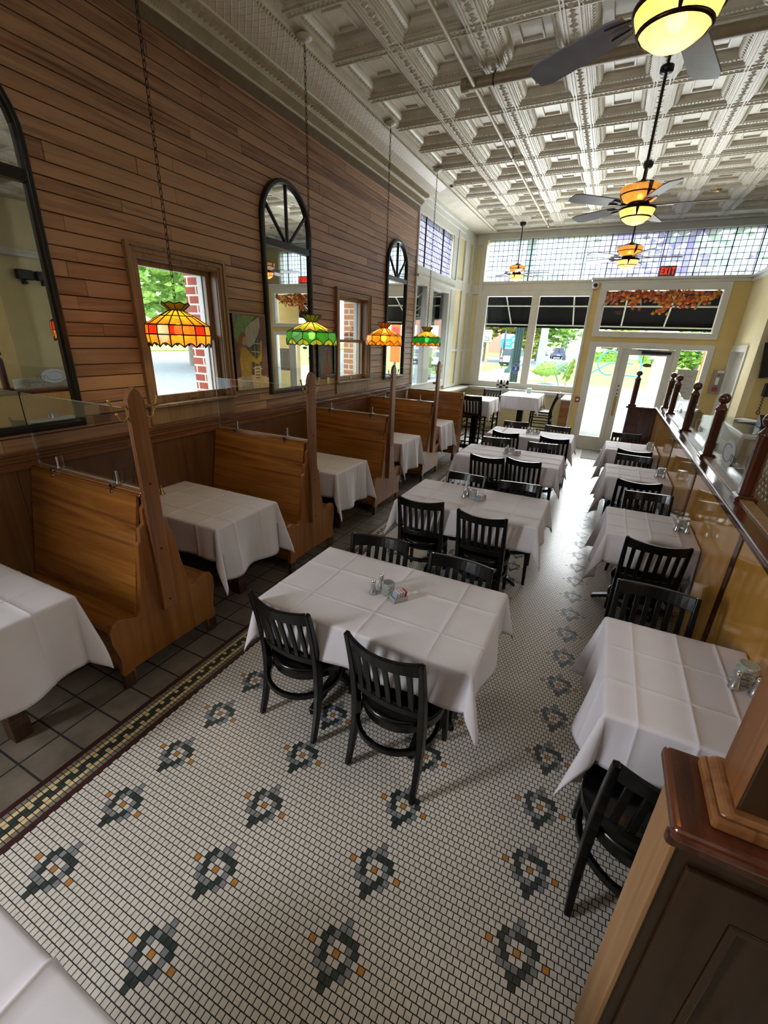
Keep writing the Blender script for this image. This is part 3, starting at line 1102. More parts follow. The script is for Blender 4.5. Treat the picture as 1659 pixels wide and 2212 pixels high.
mb.box(.385, XP - .03, 8.03, 8.20, ZL - .032, ZL + .001)
mb.build('far_return_ledge', M['cap'], pt, bevel=.01)
mb = MB()
mb.box(.315, XP + .16, .80, .935, 0, ZL - .035)
mb.build('near_return_panel', M['shadepanel'], pt, bevel=.003)
mb = MB()
mb.box(.306, .318, .795, .94, 0, ZL - .04)
mb.build('end_board', M['endwood'], pt, bevel=.002)
mb = MB()
mb.ring('y', .345, XP + .1, .12, ZL - .13, .10, .10, .10, .10, .788, .80)
mb.ring('y', .445, XP, .22, ZL - .23, .018, .018, .018, .018, .785, .80)
mb.build('panel_moulding', M['shadepanel'], pt, bevel=.003)
mb = MB()
mb.box(.288, XP - .03, .755, .975, ZL - .036, ZL)
mb.build('near_return_ledge', M['cap'], pt, bevel=.012, seg=3)
mb = MB()
mb.box(.288, XP + .1, .775, .80, ZL - .075, ZL - .036)
mb.build('ledge_moulding', M['newel'], pt, bevel=.01)


def post_mesh():
    a = MB()
    a.box(-.05, .05, -.05, .05, -.002, .012)
    a.prism([(-.056, .0), (.056, 0), (.06, .012), (.056, .024), (.044, .034), (-.044, .034), (-.056, .024), (-.06, .012)], 'y', -.06, .06)
    b = MB()
    c = .014
    w = .038
    b.prism([(-w + c, -w), (w - c, -w), (w, -w + c), (w, w - c), (w - c, w), (-w + c, w), (-w, w - c), (-w, -w + c)], 'z', .034, .40)
    b.lathe([(.042, .40), (.045, .408), (.042, .418), (.034, .424), (.028, .436), (.020, .446), (.017, .456)], 20)
    d = MB()
    d.ball((0, 0, .494), .044, 20)
    return a, b, d


posts = [(XP + .095, 3.31), (XP + .095, 4.58), (XP + .095, 5.94), (XP + .095, 7.42), (XP + .095, 8.12), (.465, 8.11)]
plab = ['turned mahogany post with ball finial, nearest one whole on the right ledge', 'turned mahogany post with ball finial, second from the camera on the right ledge',
        'turned mahogany post with ball finial, third from the camera on the right ledge', 'turned mahogany post with ball finial, fourth from the camera on the right ledge',
        'turned mahogany post with ball finial at the far corner of the right ledge', 'turned mahogany post with ball finial on the far return, in front of the door']
p0 = thing('newel_post', plab[0], 'post', (posts[0][0], posts[0][1], ZL), 0, 'ball-topped posts on the partition ledge')
a, b, d = post_mesh()
a.build('post_base', M['newel'], p0, bevel=.003); b.build('shaft', M['newel'], p0, bevel=.002); d.build('finial', M['newel'], p0)
for (x, y), l in list(zip(posts, plab))[1:]:
    dup(p0, (x, y, ZL), 0, l)
np_ = thing('newel_post', 'large square post on the partition corner at the right edge of the photo', 'post', (.435, .865, ZL))
mb = MB(); mb.box(-.085, .3, -.075, .085, 0, .03); mb.prism([(-.078, .03), (.3, .03), (.3, .045), (-.062, .045)], 'y', -.07, .08)
mb.build('post_base', M['post'], np_, bevel=.008)
mb = MB(); mb.box(-.05, .06, -.05, .062, .045, .75); mb.build('shaft', M['shadepanel'], np_, bevel=.004)  # shaft painted in the shaded tone
mb = MB(); mb.box(-.0512, -.050, -.049, .061, .045, .75); mb.build('lit_shaft_side', M['post'], np_)  # thin paler skin, paints the left side of the shaft as lit
mb = MB(); mb.ball((0, 0, .80), .06, 20); mb.build('finial', M['newel'], np_)


def glass_panel(y0, y1, label, sign):
    t = thing('etched_glass_panel', label, 'glass panel', (XP + .095, (y0 + y1) / 2, ZL), 0, 'glass panels between the ledge posts')
    h = (y1 - y0) / 2 - .05
    g = MB()
    top = [(h - 2 * h * i / 20, .33 + .05 * math.cos(PI * (1 - 2 * i / 20)) * -1 * 1.0) for i in range(21)]
    top = [(yy, .36 - .07 * math.cos(PI / 2 * yy / h)) for yy, _ in top]
    g.prism([(-h, .004), (h, .004)] + top, 'x', -.004, .004)
    g.build('pane', M['acrylic'], t)
    e = MB()
    ov = [(.17 * math.cos(2 * PI * k / 28), .165 + .10 * math.sin(2 * PI * k / 28)) for k in range(28)]
    if sign:
        e.prism(ov, 'x', -.0055, -.0045)
    sc = []
    for k in range(40):                      # sweeping open loop, then a small cursive tail
        a = R(50 + 265 * k / 39)
        sc.append((-.0062, .02 - .125 * math.cos(a), .165 + .062 * math.sin(a)))
    y0_, z0_ = sc[-1][1], sc[-1][2]
    for k in range(1, 46):
        u = k / 45
        sc.append((-.0062, y0_ - .02 - .16 * u + .012 * math.sin(u * 22), z0_ + .02 * u + .03 * (1 - math.cos(u * 22)) * (1 - .5 * u)))
    e.tube(sc, .0022, 4, 1)
    e.build('etching', [M['etch'], M['etchdk'] if sign else M['etch']], t)
    return t


for k, (ya, yb) in enumerate(((3.31, 4.58), (4.58, 5.94), (5.94, 7.42), (7.42, 8.12))):
    glass_panel(ya, yb, ['clear glass panel with frosted oval between the nearest two ledge posts', 'clear glass panel with a flourish between the second and third ledge posts',
                         'clear glass panel with a flourish between the third and fourth ledge posts', 'narrow clear glass panel beside the far corner ledge post'][k], k == 0)

# ------------------------------------------------------------------ booths: double settles, posts, acrylic dividers
XA = -2.20          # aisle end of the benches
XL = -3.262


def settle(yc, label, last=False):
    t = thing('booth_bench', label, 'booth bench', (0, yc, 0), 0, 'wooden booth benches along the plank wall')
    half = [(.345, .0), (.30, .0), (.285, .085), (.10, .10)]
    right = [(.275, .11), (.285, .0), (.345, .0), (.352, .13), (.342, .20), (.372, .34), (.372, .41), (.352, .455), (.312, .468), (.262, .452), (.205, .425), (.182, .455), (.172, .505),
             (.148, .62), (.128, .76), (.118, .86), (.100, .875), (.092, .95), (.062, .97), (.056, 1.06), (.036, 1.08), (.034, 1.152)]
    if last:
        poly = right[::1] + [(-.03, 1.152), (-.03, 0.11)]
    else:
        poly = right + [(-p[0], p[1]) for p in reversed(right)]
    e = MB(); e.prism(poly, 'x', XA - .032, XA)
    e.build('end_panel', M['boothz'], t, bevel=.004)
    sides = (1,) if last else (1, -1)
    for s_ in sides:
        b = MB()
        b.prism([(s_ * .035, 1.13), (s_ * .055, 1.13), (s_ * .195, .425), (s_ * .17, .425)], 'x', XL, XA - .032)
        b.build('backrest', M['booth'], t, bevel=.002)
        b = MB()
        b.prism([(s_ * .17, .40), (s_ * .17, .425), (s_ * .36, .435), (s_ * .375, .42), (s_ * .36, .40)], 'x', XL, XA - .032)
        b.build('seat', M['booth'], t, bevel=.004)
        b = MB()
        b.box(XL, XA - .032, *sorted((s_ * .315, s_ * .335)), .12, .40)
        b.build('apron', M['booth'], t)
        for xx in (XA - .034, XL + .05):
            b = MB(); b.box(xx, xx + .036, *sorted((s_ * .285, s_ * .352)), 0, .10)
            b.build('foot', M['boothdk'], t, bevel=.004)
    b = MB()
    b.box(XL, XA - .005, -.05, .05, 1.125, 1.142); b.box(XL, XA - .005, -.042, .042, 1.142, 1.152)
    b.build('top_rail', M['booth'], t, bevel=.005)
    if not last:
        p = MB()
        ang = 0.02
        p.prism([(-.045, .39), (.045, .39), (.05, 1.66), (.03, 1.70), (0, 1.725), (-.03, 1.70), (-.05, 1.66)], 'x', XA + .001, XA + .032)
        po = p.build('coat_post', M['post'], t, bevel=.004)
        for s_ in (-1, 1):
            for (zz, ln, up) in ((1.635, .085, .03), (1.575, .055, .02)):
                h = MB()
                h.tube([(XA + .016, s_ * .05, zz), (XA + .016, s_ * (.05 + ln * .4), zz - .018), (XA + .016, s_ * (.05 + ln * .8), zz - .012), (XA + .016, s_ * (.05 + ln), zz + up)],
                       [.006, .0055, .005, .006], 8)
                h.ball((XA + .016, s_ * (.05 + ln), zz + up), .009, 10)
                h.build('hook', M['brass'], po)
        for zz in (.45, .80, 1.2):
            h = MB()
            h.lathe([(.007, 0), (.005, .004)], 8, (XA + .032, 0, zz), ax=Matrix.Rotation(R(90), 3, 'Y'))
            h.build('screw', M['blackmetal'], po)
    return t


bys = [1.51, 3.09, 4.72, 6.27]
blab = ['nearest varnished wooden booth bench with a tall coat-hook post', 'second varnished wooden booth bench from the camera, with coat-hook post',
        'third varnished wooden booth bench from the camera, with coat-hook post', 'fourth varnished wooden booth bench, last one with a coat-hook post']
for y, l in zip(bys, blab):
    settle(y, l)
lb = settle(7.78, 'last booth bench, single-sided and without post, by the side window', True)
lb.rotation_euler = (0, 0, 0)
lb.scale = (1, -1, 1)
alab = ['clear acrylic divider standing on the nearest booth bench', 'clear acrylic divider standing on the second booth bench',
        'clear acrylic divider standing on the third booth bench', 'clear acrylic divider standing on the fourth booth bench']
for y, l in zip(bys, alab):
    t = thing('acrylic_divider', l, 'divider', (0, y, 1.152), 0, 'clear acrylic dividers above the booth backs')
    g = MB(); g.box(-3.255, -2.215, -.003, .003, .004, .455); g.build('pane', M['acrylic'], t)
    g = MB()
    g.box(-3.2565, -3.255, -.003, .003, .004, .455); g.box(-2.215, -2.2135, -.003, .003, .004, .455); g.box(-3.255, -2.215, -.003, .003, .455, .4563)
    g.box(-3.255, -2.215, -.003, .003, .002, .004)
    g.build('polished_edge', M['acryledge'], t)
    for (x, zz, v) in ((-3.02, 0, 1), (-2.44, 0, 1), (-2.235, .27, 0)):
        c = MB()
        if v:
            c.box(x - .012, x + .012, -.058, -.052, -.06, .012); c.box(x - .014, x + .014, -.058, .02, .002, .010)
            c.lathe([(.010, .0), (.010, .075)], 12, (x, -.012, .008)); c.lathe([(.005, 0), (.008, .006)], 8, (x, -.058, -.03), ax=Matrix.Rotation(R(90), 3, 'X'))
        else:
            c.lathe([(.010, -.05), (.010, .03)], 12, (x, -.0, zz), ax=Matrix.Rotation(R(90), 3, 'X')); c.box(x - .014, x + .03, -.035, -.02, zz - .014, zz + .014)
        c.build('clip', M['chrome'], t)


# ------------------------------------------------------------------ tables and cloths
ZT = .725


def cloth_mesh(name, Lx, Ly, drop, seed, res=.025, xmin=None, xmax=None, creases=True, th=.0025, dx=None):
    """square cloth laid over a table top: flat, bent over the edge, hanging in soft folds with coned corners"""
    rr = random.Random(seed)
    dropx = dx or drop

    def samples(L, d, cl):
        h = L / 2
        pts = set()
        n = max(4, int(L / (res * 1.6)))
        for i in range(n + 1):
            pts.add(round(-h + L * i / n, 5))
        if creases:
            for c in cl:
                for e in (-.009, -.003, 0, .003, .009):
                    pts.add(round(c * h + e, 5))
        m = max(3, int(d / res))
        for i in range(m + 1):
            for s_ in (-1, 1):
                pts.add(round(s_ * (h + d * i / m), 5))
        for s_ in (-1, 1):
            for e in (.006, .012, .018):
                pts.add(round(s_ * (h + e), 5))
        return sorted(pts)
    cx = [-.62 + rr.uniform(-.04, .04), .03 + rr.uniform(-.05, .05), .62 + rr.uniform(-.04, .04)]
    cy_ = [-.48 + rr.uniform(-.1, .1), .35 + rr.uniform(-.1, .1)]
    U = samples(Lx, dropx, cx); V = samples(Ly, drop, cy_)
    hx, hy = Lx / 2, Ly / 2
    ph = [rr.uniform(0, 6.28) for _ in range(8)]
    lam = [rr.uniform(.32, .5) for _ in range(4)]
    rad = .014

    def hang(a):
        """out, down for a length a of cloth over the rounded edge"""
        q = rad * PI / 2
        if a < q:
            t = a / rad
            return rad * math.sin(t), rad * (1 - math.cos(t))
        return rad + (a - q) * .012, rad + (a - q)
    vs = []
    for v in V:
        for u in U:
            a, b = abs(u) - hx, abs(v) - hy
            sx, sy = (1 if u > 0 else -1), (1 if v > 0 else -1)
            x, y = max(-hx, min(hx, u)), max(-hy, min(hy, v))
            z_ = 0.0
            if a > 0 and b > 0:
                r_ = math.hypot(a, b)
                th_ = math.atan2(b, a)
                o, dn = hang(r_)
                o += r_ * (.26 * math.sin(2 * th_) ** 1.3 + .05 * math.sin(4 * th_ + ph[0] * .2) * math.sin(2 * th_))
                dn = math.sqrt(max(1e-9, dn * dn - max(0, o - rad) ** 2)) if dn > o else dn
                x = sx * (hx + o * math.cos(th_)); y = sy * (hy + o * math.sin(th_)); z_ = -dn
            elif a > 0:
                o, dn = hang(a)
                k = max(0, a - .02)
                o += k * (.06 + .09 * math.sin(v / lam[0] * 6.28 + ph[1 if u > 0 else 2])) * max(0, 1 - (abs(v) / hy) ** 6)
                x = sx * (hx + o); z_ = -dn
            elif b > 0:
                o, dn = hang(b)
                k = max(0, b - .02)
                o += k * (.03 + .05 * math.sin(u / lam[2] * 6.28 + ph[3 if v > 0 else 4])) * max(0, 1 - (abs(u) / hx) ** 6)
                y = sy * (hy + o); z_ = -dn
            if creases:
                g_ = 0
                for c in cx:
                    g_ = max(g_, 1 - abs(u - c * hx) / .009)
                for c in cy_:
                    g_ = max(g_, .8 * (1 - abs(v - c * hy) / .009))
                if g_ > 0:
                    if a <= 0 and b <= 0:
                        z_ += .0042 * g_
                    elif a > 0 and b <= 0:
                        x += sx * .004 * g_
                    elif b > 0 and a <= 0:
                        y += sy * .004 * g_
            if a <= 0 and b <= 0:
                z_ += .0012 * math.sin(u * 9 + ph[5]) * math.sin(v * 7 + ph[6])
            if xmax is not None:
                x = min(x, xmax)
            if xmin is not None:
                x = max(x, xmin)
            vs.append((x, y, z_))
    nu = len(U)
    fs = []
    for j in range(len(V) - 1):
        for i in range(nu - 1):
            k = j * nu + i
            fs.append((k, k + 1, k + nu + 1, k + nu))
    mb = MB(); mb.add(vs, fs, 0, True)
    o = mb.build(name, M['cloth'], recalc=False)
    s_ = o.modifiers.new('thickness', 'SOLIDIFY'); s_.thickness = th; s_.offset = 1
    return o


def pedestal_table(x, y, lx, ly, label, group, two=True, z=ZT):
    t = thing('dining_table', label, 'table', (x, y, 0), 0, group)
    m = MB(); m.box(-lx / 2 + .004, lx / 2 - .004, -ly / 2 + .004, ly / 2 - .004, z - .034, z - .003); m.build('tabletop', M['black'], t, bevel=.006)
    xs = (-lx * .27, lx * .27) if two else (0,)
    for xx in xs:
        m = MB(); m.lathe([(.032, .06), (.032, z - .05), (.09, z - .036)], 16, (xx, 0, 0)); m.build('column', M['blackmetal'], t)
        m = MB()
        for dx_, dy_ in (((0, 1), (0, -1), (.5, 0), (-.5, 0)) if two else ((1, 0), (-1, 0), (0, 1), (0, -1))):
            L_ = .27
            m.sweep([(xx, 0, .075), (xx + dx_ * L_ * .55, dy_ * L_ * .55, .055), (xx + dx_ * L_, dy_ * L_, .016)], [.05, .045, .04], [.04, .03, .025])
            m.lathe([(.017, 0), (.017, .012)], 10, (xx + dx_ * L_ * .98, dy_ * L_ * .98, 0))
        m.build('base', M['blackmetal'], t, bevel=.004)
    return t


mid = [(-.83, 1.802, 1.126, .68), (-.825, 3.54, 1.15, .68), (-.865, 5.37, 1.16, .70), (-.86, 6.93, 1.18, .64)]
mid_n = ['nearest whole centre table', 'second centre table', 'third centre table', 'farthest centre table']
for k, (x, y, lx, ly) in enumerate(mid):
    pedestal_table(x, y, lx, ly, 'black pedestal dining table under the white cloth, ' + mid_n[k], 'centre dining tables')
    c = cloth_mesh('tablecloth', lx, ly, .225, 11 + k, .02 if k < 2 else .03, dx=.26)
    c.location = (x, y, ZT)
    tag(c, 'creased white tablecloth on the ' + mid_n[k], 'tablecloth', 'white cloths of the centre tables')
pedestal_table(-.83, -.20, 1.126, .70, 'dining table under the white cloth cut off at the bottom left corner', 'centre dining tables')
c = cloth_mesh('tablecloth', 1.126, .70, .275, 31, .025)
c.location = (-.83, -.20, ZT)
tag(c, 'white tablecloth cut off by the bottom left corner of the photo', 'tablecloth', 'white cloths of the centre tables')

rt = [(.53, 1.838, .56, .68), (.525, 3.70, .57, .60), (.51, 5.33, .59, .62), (.50, 6.80, .60, .62)]
rt_n = ['nearest small table against the right partition', 'second small table along the right partition', 'third small table along the right partition', 'farthest small table along the right partition']
for k, (x, y, lx, ly) in enumerate(rt):
    pedestal_table(x, y, lx, ly, 'black pedestal table under the white cloth, ' + rt_n[k], 'small tables along the partition', False)
    c = cloth_mesh('tablecloth', lx, ly, .25, 51 + k, .02 if k < 2 else .03, xmax=XP - .012 - x, dx=.40)
    c.location = (x, y, ZT)
    tag(c, 'creased white tablecloth on the ' + rt_n[k], 'tablecloth', 'white cloths of the partition tables')

bt = [(.70, 'nearest booth table at the left edge'), (2.30, 'booth table before the second bench'), (3.86, 'booth table before the third bench'), (5.48, 'booth table before the fourth bench'),
      (7.0, 'farthest booth table beside the last bench')]
for k, (y, n) in enumerate(bt):
    lx = 1.03
    x = -2.235 - lx / 2
    t = thing('booth_table', 'square-legged table under the white cloth, ' + n, 'table', (x, y, 0), 0, 'booth tables along the plank wall')
    m = MB(); m.box(-lx / 2 + .005, lx / 2 - .005, -.312, .312, ZT - .034, ZT - .003); m.build('tabletop', M['boothz'], t, bevel=.005)
    m = MB()
    m.prism([(-.034, .13), (.034, .13), (.036, ZT - .034), (-.036, ZT - .034)], 'y', -.036, .036)
    m.prism([(-.042, 0), (.042, 0), (.046, .09), (.034, .13), (-.034, .13), (-.046, .09)], 'y', -.042, .042)
    lo = m.build('leg', M['boothdk'], t, bevel=.004); lo.location = (lx / 2 - .16, 0, 0)
    m = MB(); m.box(-lx / 2, -lx / 2 + .03, -.25, .25, ZT - .12, ZT - .034); m.build('wall_cleat', M['boothz'], t)
    c = cloth_mesh('tablecloth', lx, .63, .26, 71 + k, .022 if k < 3 else .03, xmin=-3.272 - x, dx=.42)
    c.location = (x, y, ZT)
    tag(c, 'white tablecloth on the ' + n, 'tablecloth', 'white cloths of the booth tables')


# ------------------------------------------------------------------ chairs
def make_chair(label):
    t = thing('dining_chair', label, 'chair', (0, 0, 0), 0, 'black slat-back dining chairs')
    s = MB()                                  # saddle seat: straight back edge, rounded front
    out = [(.208 * math.cos(R(a)), .215 + .212 * math.sin(R(a))) for a in range(0, 360, 10)]
    n = len(out)
    vs = []
    for (k, z_) in ((.93, .345), (.975, .352), (.975, .388), (1.0, .394), (1.0, .412), (.95, .42)):
        vs += [((p[0]) * k, .215 + (p[1] - .215) * k, z_) for p in out]
    fs = [tuple(reversed(range(n))), tuple(range(5 * n, 6 * n))]
    for i in range(5):
        for k in range(n):
            fs.append((i * n + k, i * n + (k + 1) % n, (i + 1) * n + (k + 1) % n, (i + 1) * n + k))
    s.add(vs, fs, 0, True)
    s.build('seat', M['black'], t)

    def py(z_):                               # side view curve of the rear posts
        return .062 - .062 * ((z_ - .36) / .36) ** 2 if z_ < .36 else .062 - .075 * ((z_ - .36) / .46) ** 1.6
    for sx in (-1, 1):
        l = MB()
        zs = [0, .08, .18, .28, .36, .44, .54, .64, .74, .812]
        l.sweep([(sx * (.184 - .006 * math.sin(PI * z_ / .8)), py(z_), z_) for z_ in zs], [.026, .028, .03, .032, .034, .034, .032, .03, .027, .024],
                [.03, .034, .038, .042, .044, .042, .038, .034, .03, .026], 0, up=(0, 1, 0), smooth=False)
        l.build('leg', M['black'], t, bevel=.006)
        f = MB()
        f.sweep([(sx * .165, .405, 0), (sx * .16, .39, .2), (sx * .15, .375, .385)], [.026, .03, .036], [.026, .03, .036], 0, up=(0, 1, 0))
        f.build('leg', M['black'], t, bevel=.005)

    def rail(z0, z1, th, bow, nm):
        r_ = MB(); vs = []; n = 12
        for i in range(n + 1):
            u = -1 + 2 * i / n
            x = u * .174
            yb = -bow * (1 - u * u)
            for (z_, s_) in ((z0, 0), (z1, 0), (z1, 1), (z0, 1)):
                zz = z_ - (.012 * (1 - u * u) if (nm == 'top_rail' and z_ == z1) else 0)
                vs.append((x, py(z_) + yb + (s_ - .5) * th, zz))
        fs = [(0, 1, 2, 3), tuple(4 * n + k for k in (3, 2, 1, 0))]
        for i in range(n):
            for k in range(4):
                fs.append((4 * i + k, 4 * i + (k + 1) % 4, 4 * i + 4 + (k + 1) % 4, 4 * i + 4 + k))
        r_.add(vs, fs)
        r_.build(nm, M['black'], t, bevel=.004)
    rail(.735, .812, .022, .045, 'top_rail')
    rail(.472, .512, .020, .03, 'lower_rail')
    for k in range(6):
        u = (-1 + 2 * (k + .5) / 6) * .90
        sl = MB()
        pts = []
        for z_ in (.505, .57, .65, .742):
            bow = .03 + (.045 - .03) * (z_ - .49) / .28
            pts.append((u * .174, py(z_) - bow * (1 - u * u), z_))
        sl.sweep(pts, .026, .012, 0, up=(0, 1, 0))
        sl.build('slat', M['black'], t, bevel=.002)
    st = MB()
    hoop = [(.196 * math.cos(R(a)), .165 + .20 * math.sin(R(a)), .275) for a in range(0, 361, 12)]
    st.sweep(hoop, .022, .03, 0)
    st.build('stretcher', M['black'], t, bevel=.004)
    return t


CH = [  # x, y of the rear feet, heading (0 = facing away from camera), label
    (-1.20, 1.39, -5, 'black slat-back chair at the near side of the nearest centre table, left one'),
    (-.61, 1.335, -6, 'black slat-back chair at the near side of the nearest centre table, right one'),
    (-1.10, 2.27, 188, 'black slat-back chair at the far side of the nearest centre table, left one'),
    (-.553, 2.23, 177, 'black slat-back chair at the far side of the nearest centre table, right one'),
    (-1.147, 3.105, 5, 'black slat-back chair at the near side of the second centre table, left one'),
    (-.63, 3.046, -3, 'black slat-back chair at the near side of the second centre table, right one'),
    (-1.026, 3.99, 177, 'black slat-back chair at the far side of the second centre table, left one'),
    (-.516, 3.98, 186, 'black slat-back chair at the far side of the second centre table, right one'),
    (-1.027, 4.84, 0, 'black slat-back chair at the near side of the third centre table, left one'),
    (-.634, 4.90, -6, 'black slat-back chair at the near side of the third centre table, right one'),
    (-1.16, 5.90, 190, 'black slat-back chair at the far side of the third centre table, left one'),
    (-.554, 5.92, 186, 'black slat-back chair at the far side of the third centre table, right one'),
    (-1.14, 6.42, -7, 'black slat-back chair at the near side of the farthest centre table, left one'),
    (-.47, 6.42, -4, 'black slat-back chair at the near side of the farthest centre table, right one'),
    (-1.17, 7.40, 188, 'black slat-back chair at the far side of the farthest centre table, left one'),
    (-.52, 7.38, 176, 'black slat-back chair at the far side of the farthest centre table, right one'),
    (.445, 1.21, 3, 'black slat-back chair at the near side of the nearest partition table, half behind the partition'),
    (.47, 2.45, 177, 'black slat-back chair at the far side of the nearest partition table'),
    (.53, 3.16, 0, 'black slat-back chair at the near side of the second partition table'),
    (.54, 4.30, 185, 'black slat-back chair at the far side of the second partition table'),
    (.49, 4.70, 3, 'black slat-back chair at the near side of the third partition table'),
    (.49, 5.86, 177, 'black slat-back chair at the far side of the third partition table'),
    (.51, 6.20, -3, 'black slat-back chair at the near side of the farthest partition table'),
    (.45, 7.42, 183, 'black slat-back chair at the far side of the farthest partition table'),
]
ch0 = make_chair(CH[0][3])
ch0.location = (CH[0][0], CH[0][1], 0); ch0.rotation_euler = (0, 0, R(CH[0][2]))
for (x, y, a, l) in CH[1:]:
    dup(ch0, (x, y, 0), R(a), l)

# ------------------------------------------------------------------ on the plank wall: mirrors and pictures
def arch_mirror(y0, y1, z0, zt, label):
    yc, r_ = (y0 + y1) / 2, (y1 - y0) / 2
    t = thing('arched_mirror', label, 'mirror', (XW, yc, z0), 0, 'arched mirrors on the plank wall')
    zs = zt - z0 - r_ * 1.0                   # springing height above the base
    ww = .052

    def outline(k):
        rr = r_ - k
        return [(-rr, k), (rr, k), (rr, zs)] + [(rr * math.cos(R(a)), zs + (r_ - k) * math.sin(R(a))) for a in range(10, 180, 10)] + [(-rr, zs)]
    f = MB()
    o, i_ = outline(0), outline(ww)
    n = len(o)
    vs, fs = [], []
    for (pl, x) in ((o, .0), (o, .028), (outline(.012), .042), (outline(.038), .042), (i_, .030), (i_, .004)):
        vs += [(x, p[0], p[1]) for p in pl]
    for k in range(5):
        for j in range(n):
            fs.append((k * n + j, k * n + (j + 1) % n, (k + 1) * n + (j + 1) % n, (k + 1) * n + j))
    f.add(vs, fs)
    f.build('frame', M['blackmetal'], t, bevel=.003)
    g = MB(); g.prism([(p[0], p[1]) for p in outline(ww - .006)], 'x', .004, .010)
    g.build('mirror_glass', M['mirror'], t)
    zb = zs - .17
    m = MB(); m.box(.010, .038, -r_ + .03, r_ - .03, zb - .035, zb + .03); m.build('crossbar', M['blackmetal'], t, bevel=.004)
    for a in (45, 90, 135):
        m = MB()
        L_ = 0.0
        while True:
            yy, zz = L_ * math.cos(R(a)), zb + L_ * math.sin(R(a))
            if abs(yy) > r_ - .05 or (zz > zs and math.hypot(yy, zz - zs) > r_ - .05):
                break
            L_ += .005
        m.bar((.018, 0, zb), (.018, L_ * math.cos(R(a)), zb + L_ * math.sin(R(a))), .016, .016, up=(1, 0, 0))
        m.build('glazing_bar', M['blackmetal'], t)


arch_mirror(.98, 1.865, 1.355, 3.42, 'large arched mirror cut off by the left edge of the photo')
arch_mirror(3.86, 4.69, 1.385, 3.445, 'arched black-framed mirror between the two plank-wall windows')
arch_mirror(6.66, 7.43, 1.375, 3.43, 'arched black-framed mirror farthest along the plank wall')

cols = [('paint_green', '#6f8f5a'), ('paint_pale', '#a9a49a'), ('paint_yellow', '#a98a2a'), ('paint_wall', '#6d4a45'), ('paint_hair', '#8a5535'), ('paint_skin', '#b08f6f'), ('paint_trousers', '#a39a86'),
        ('paint_black', '#17171c'), ('paint_grid', '#3c463f'), ('paint_cream', '#cbb994'), ('paint_slate', '#77767a')]
PM = [plain(a, b, .6, 0, .08, 30) for a, b in cols]
t = thing('painted_canvas', 'portrait canvas of a figure in yellow under a green umbrella', 'painting', (XW, 3.36, 1.47))
m = MB(); m.box(.002, .040, 0, .46, 0, .70); m.build('canvas', PM[3], t, bevel=.003)
m = MB()


def blob(pts, mi, x):
    m.add([(x, p[0], p[1]) for p in pts], [tuple(range(len(pts)))], mi)


X_ = .0405
blob([(.0, 0), (.46, 0), (.46, .1), (.30, .14), (.0, .12)], 9, X_)
blob([(.0, .46), (.0, .70), (.12, .70), (.03, .58)], 10, X_)
blob([(.22, .14), (.37, .14), (.36, .50), (.24, .46)], 8, X_ + .0004)
for k in range(4):
    blob([(.22, .2 + k * .08), (.37, .19 + k * .08), (.37, .197 + k * .08), (.22, .207 + k * .08)], 9, X_ + .0008)
for k in range(2):
    blob([(.27 + k * .05, .15), (.275 + k * .05, .15), (.275 + k * .05, .48), (.27 + k * .05, .48)], 9, X_ + .0008)
blob([(.03, .44), (.0, .52), (.02, .60), (.07, .67), (.14, .695), (.30, .69), (.24, .63), (.17, .58), (.12, .50), (.07, .45)], 0, X_ + .001)
blob([(.12, .50), (.17, .58), (.24, .63), (.36, .685), (.37, .60), (.33, .52), (.27, .44), (.20, .40), (.15, .42)], 1, X_ + .0012)
blob([(.05, .30), (.04, .42), (.06, .50), (.11, .54), (.15, .53), (.16, .50), (.12, .47), (.10, .40), (.08, .30)], 4, X_ + .0014)
blob([(.12, .50), (.16, .50), (.165, .46), (.15, .43), (.12, .41), (.10, .44)], 5, X_ + .0016)
blob([(.06, .14), (.05, .28), (.08, .40), (.14, .405), (.20, .35), (.29, .29), (.335, .32), (.35, .41), (.38, .40), (.37, .29), (.32, .235), (.22, .27), (.20, .20), (.20, .145), (.12, .12)], 2, X_ + .0018)
blob([(.06, .0), (.06, .14), (.20, .15), (.22, .0)], 6, X_ + .0017)
blob([(.24, .08), (.34, .08), (.35, .22), (.25, .22)], 9, X_ + .002)
for k in range(4):
    blob([(.262, .10 + k * .03), (.325, .10 + k * .03), (.325, .108 + k * .03), (.262, .108 + k * .03)], 7, X_ + .0024)
blob([(.39, .03), (.44, .03), (.435, .10), (.41, .13), (.39, .09)], 9, X_ + .002)
blob([(.352, .40), (.378, .40), (.386, .45), (.37, .47), (.35, .45)], 5, X_ + .002)
m.build('picture', PM, t, recalc=False)
m = MB(); m.box(.0, .0375, -.004, .0, 0, .70); m.build('canvas_side', M['blackmetal'], t)

t = thing('framed_picture', 'small black-framed picture beside the window, behind the green lamp', 'picture', (XW, 4.77, 1.515))
m = MB(); m.ring('x', 0, .40, 0, .42, .055, .03, .03, .03, .0, .035); m.build('frame', M['blackmetal'], t, bevel=.003)
m = MB(); m.box(.003, .010, .05, .375, .025, .395); m.build('mount', PM[10], t)
m = MB(); m.add([(.0105, .11, .03), (.0105, .33, .03), (.0105, .30, .11), (.0105, .26, .18), (.0105, .26, .30), (.0105, .24, .34), (.0105, .22, .30), (.0105, .21, .18), (.0105, .15, .10)], [tuple(range(9))])
m.build('picture', PM[4], t, recalc=False)
t = tag((lambda o: o)(MB().box(XW, XW + .008, 5.0, 5.07, 1.42, 1.50).build('light_switch', M['brass'], bevel=.002)), 'small brass switch plate on the planks below the small picture', 'switch')


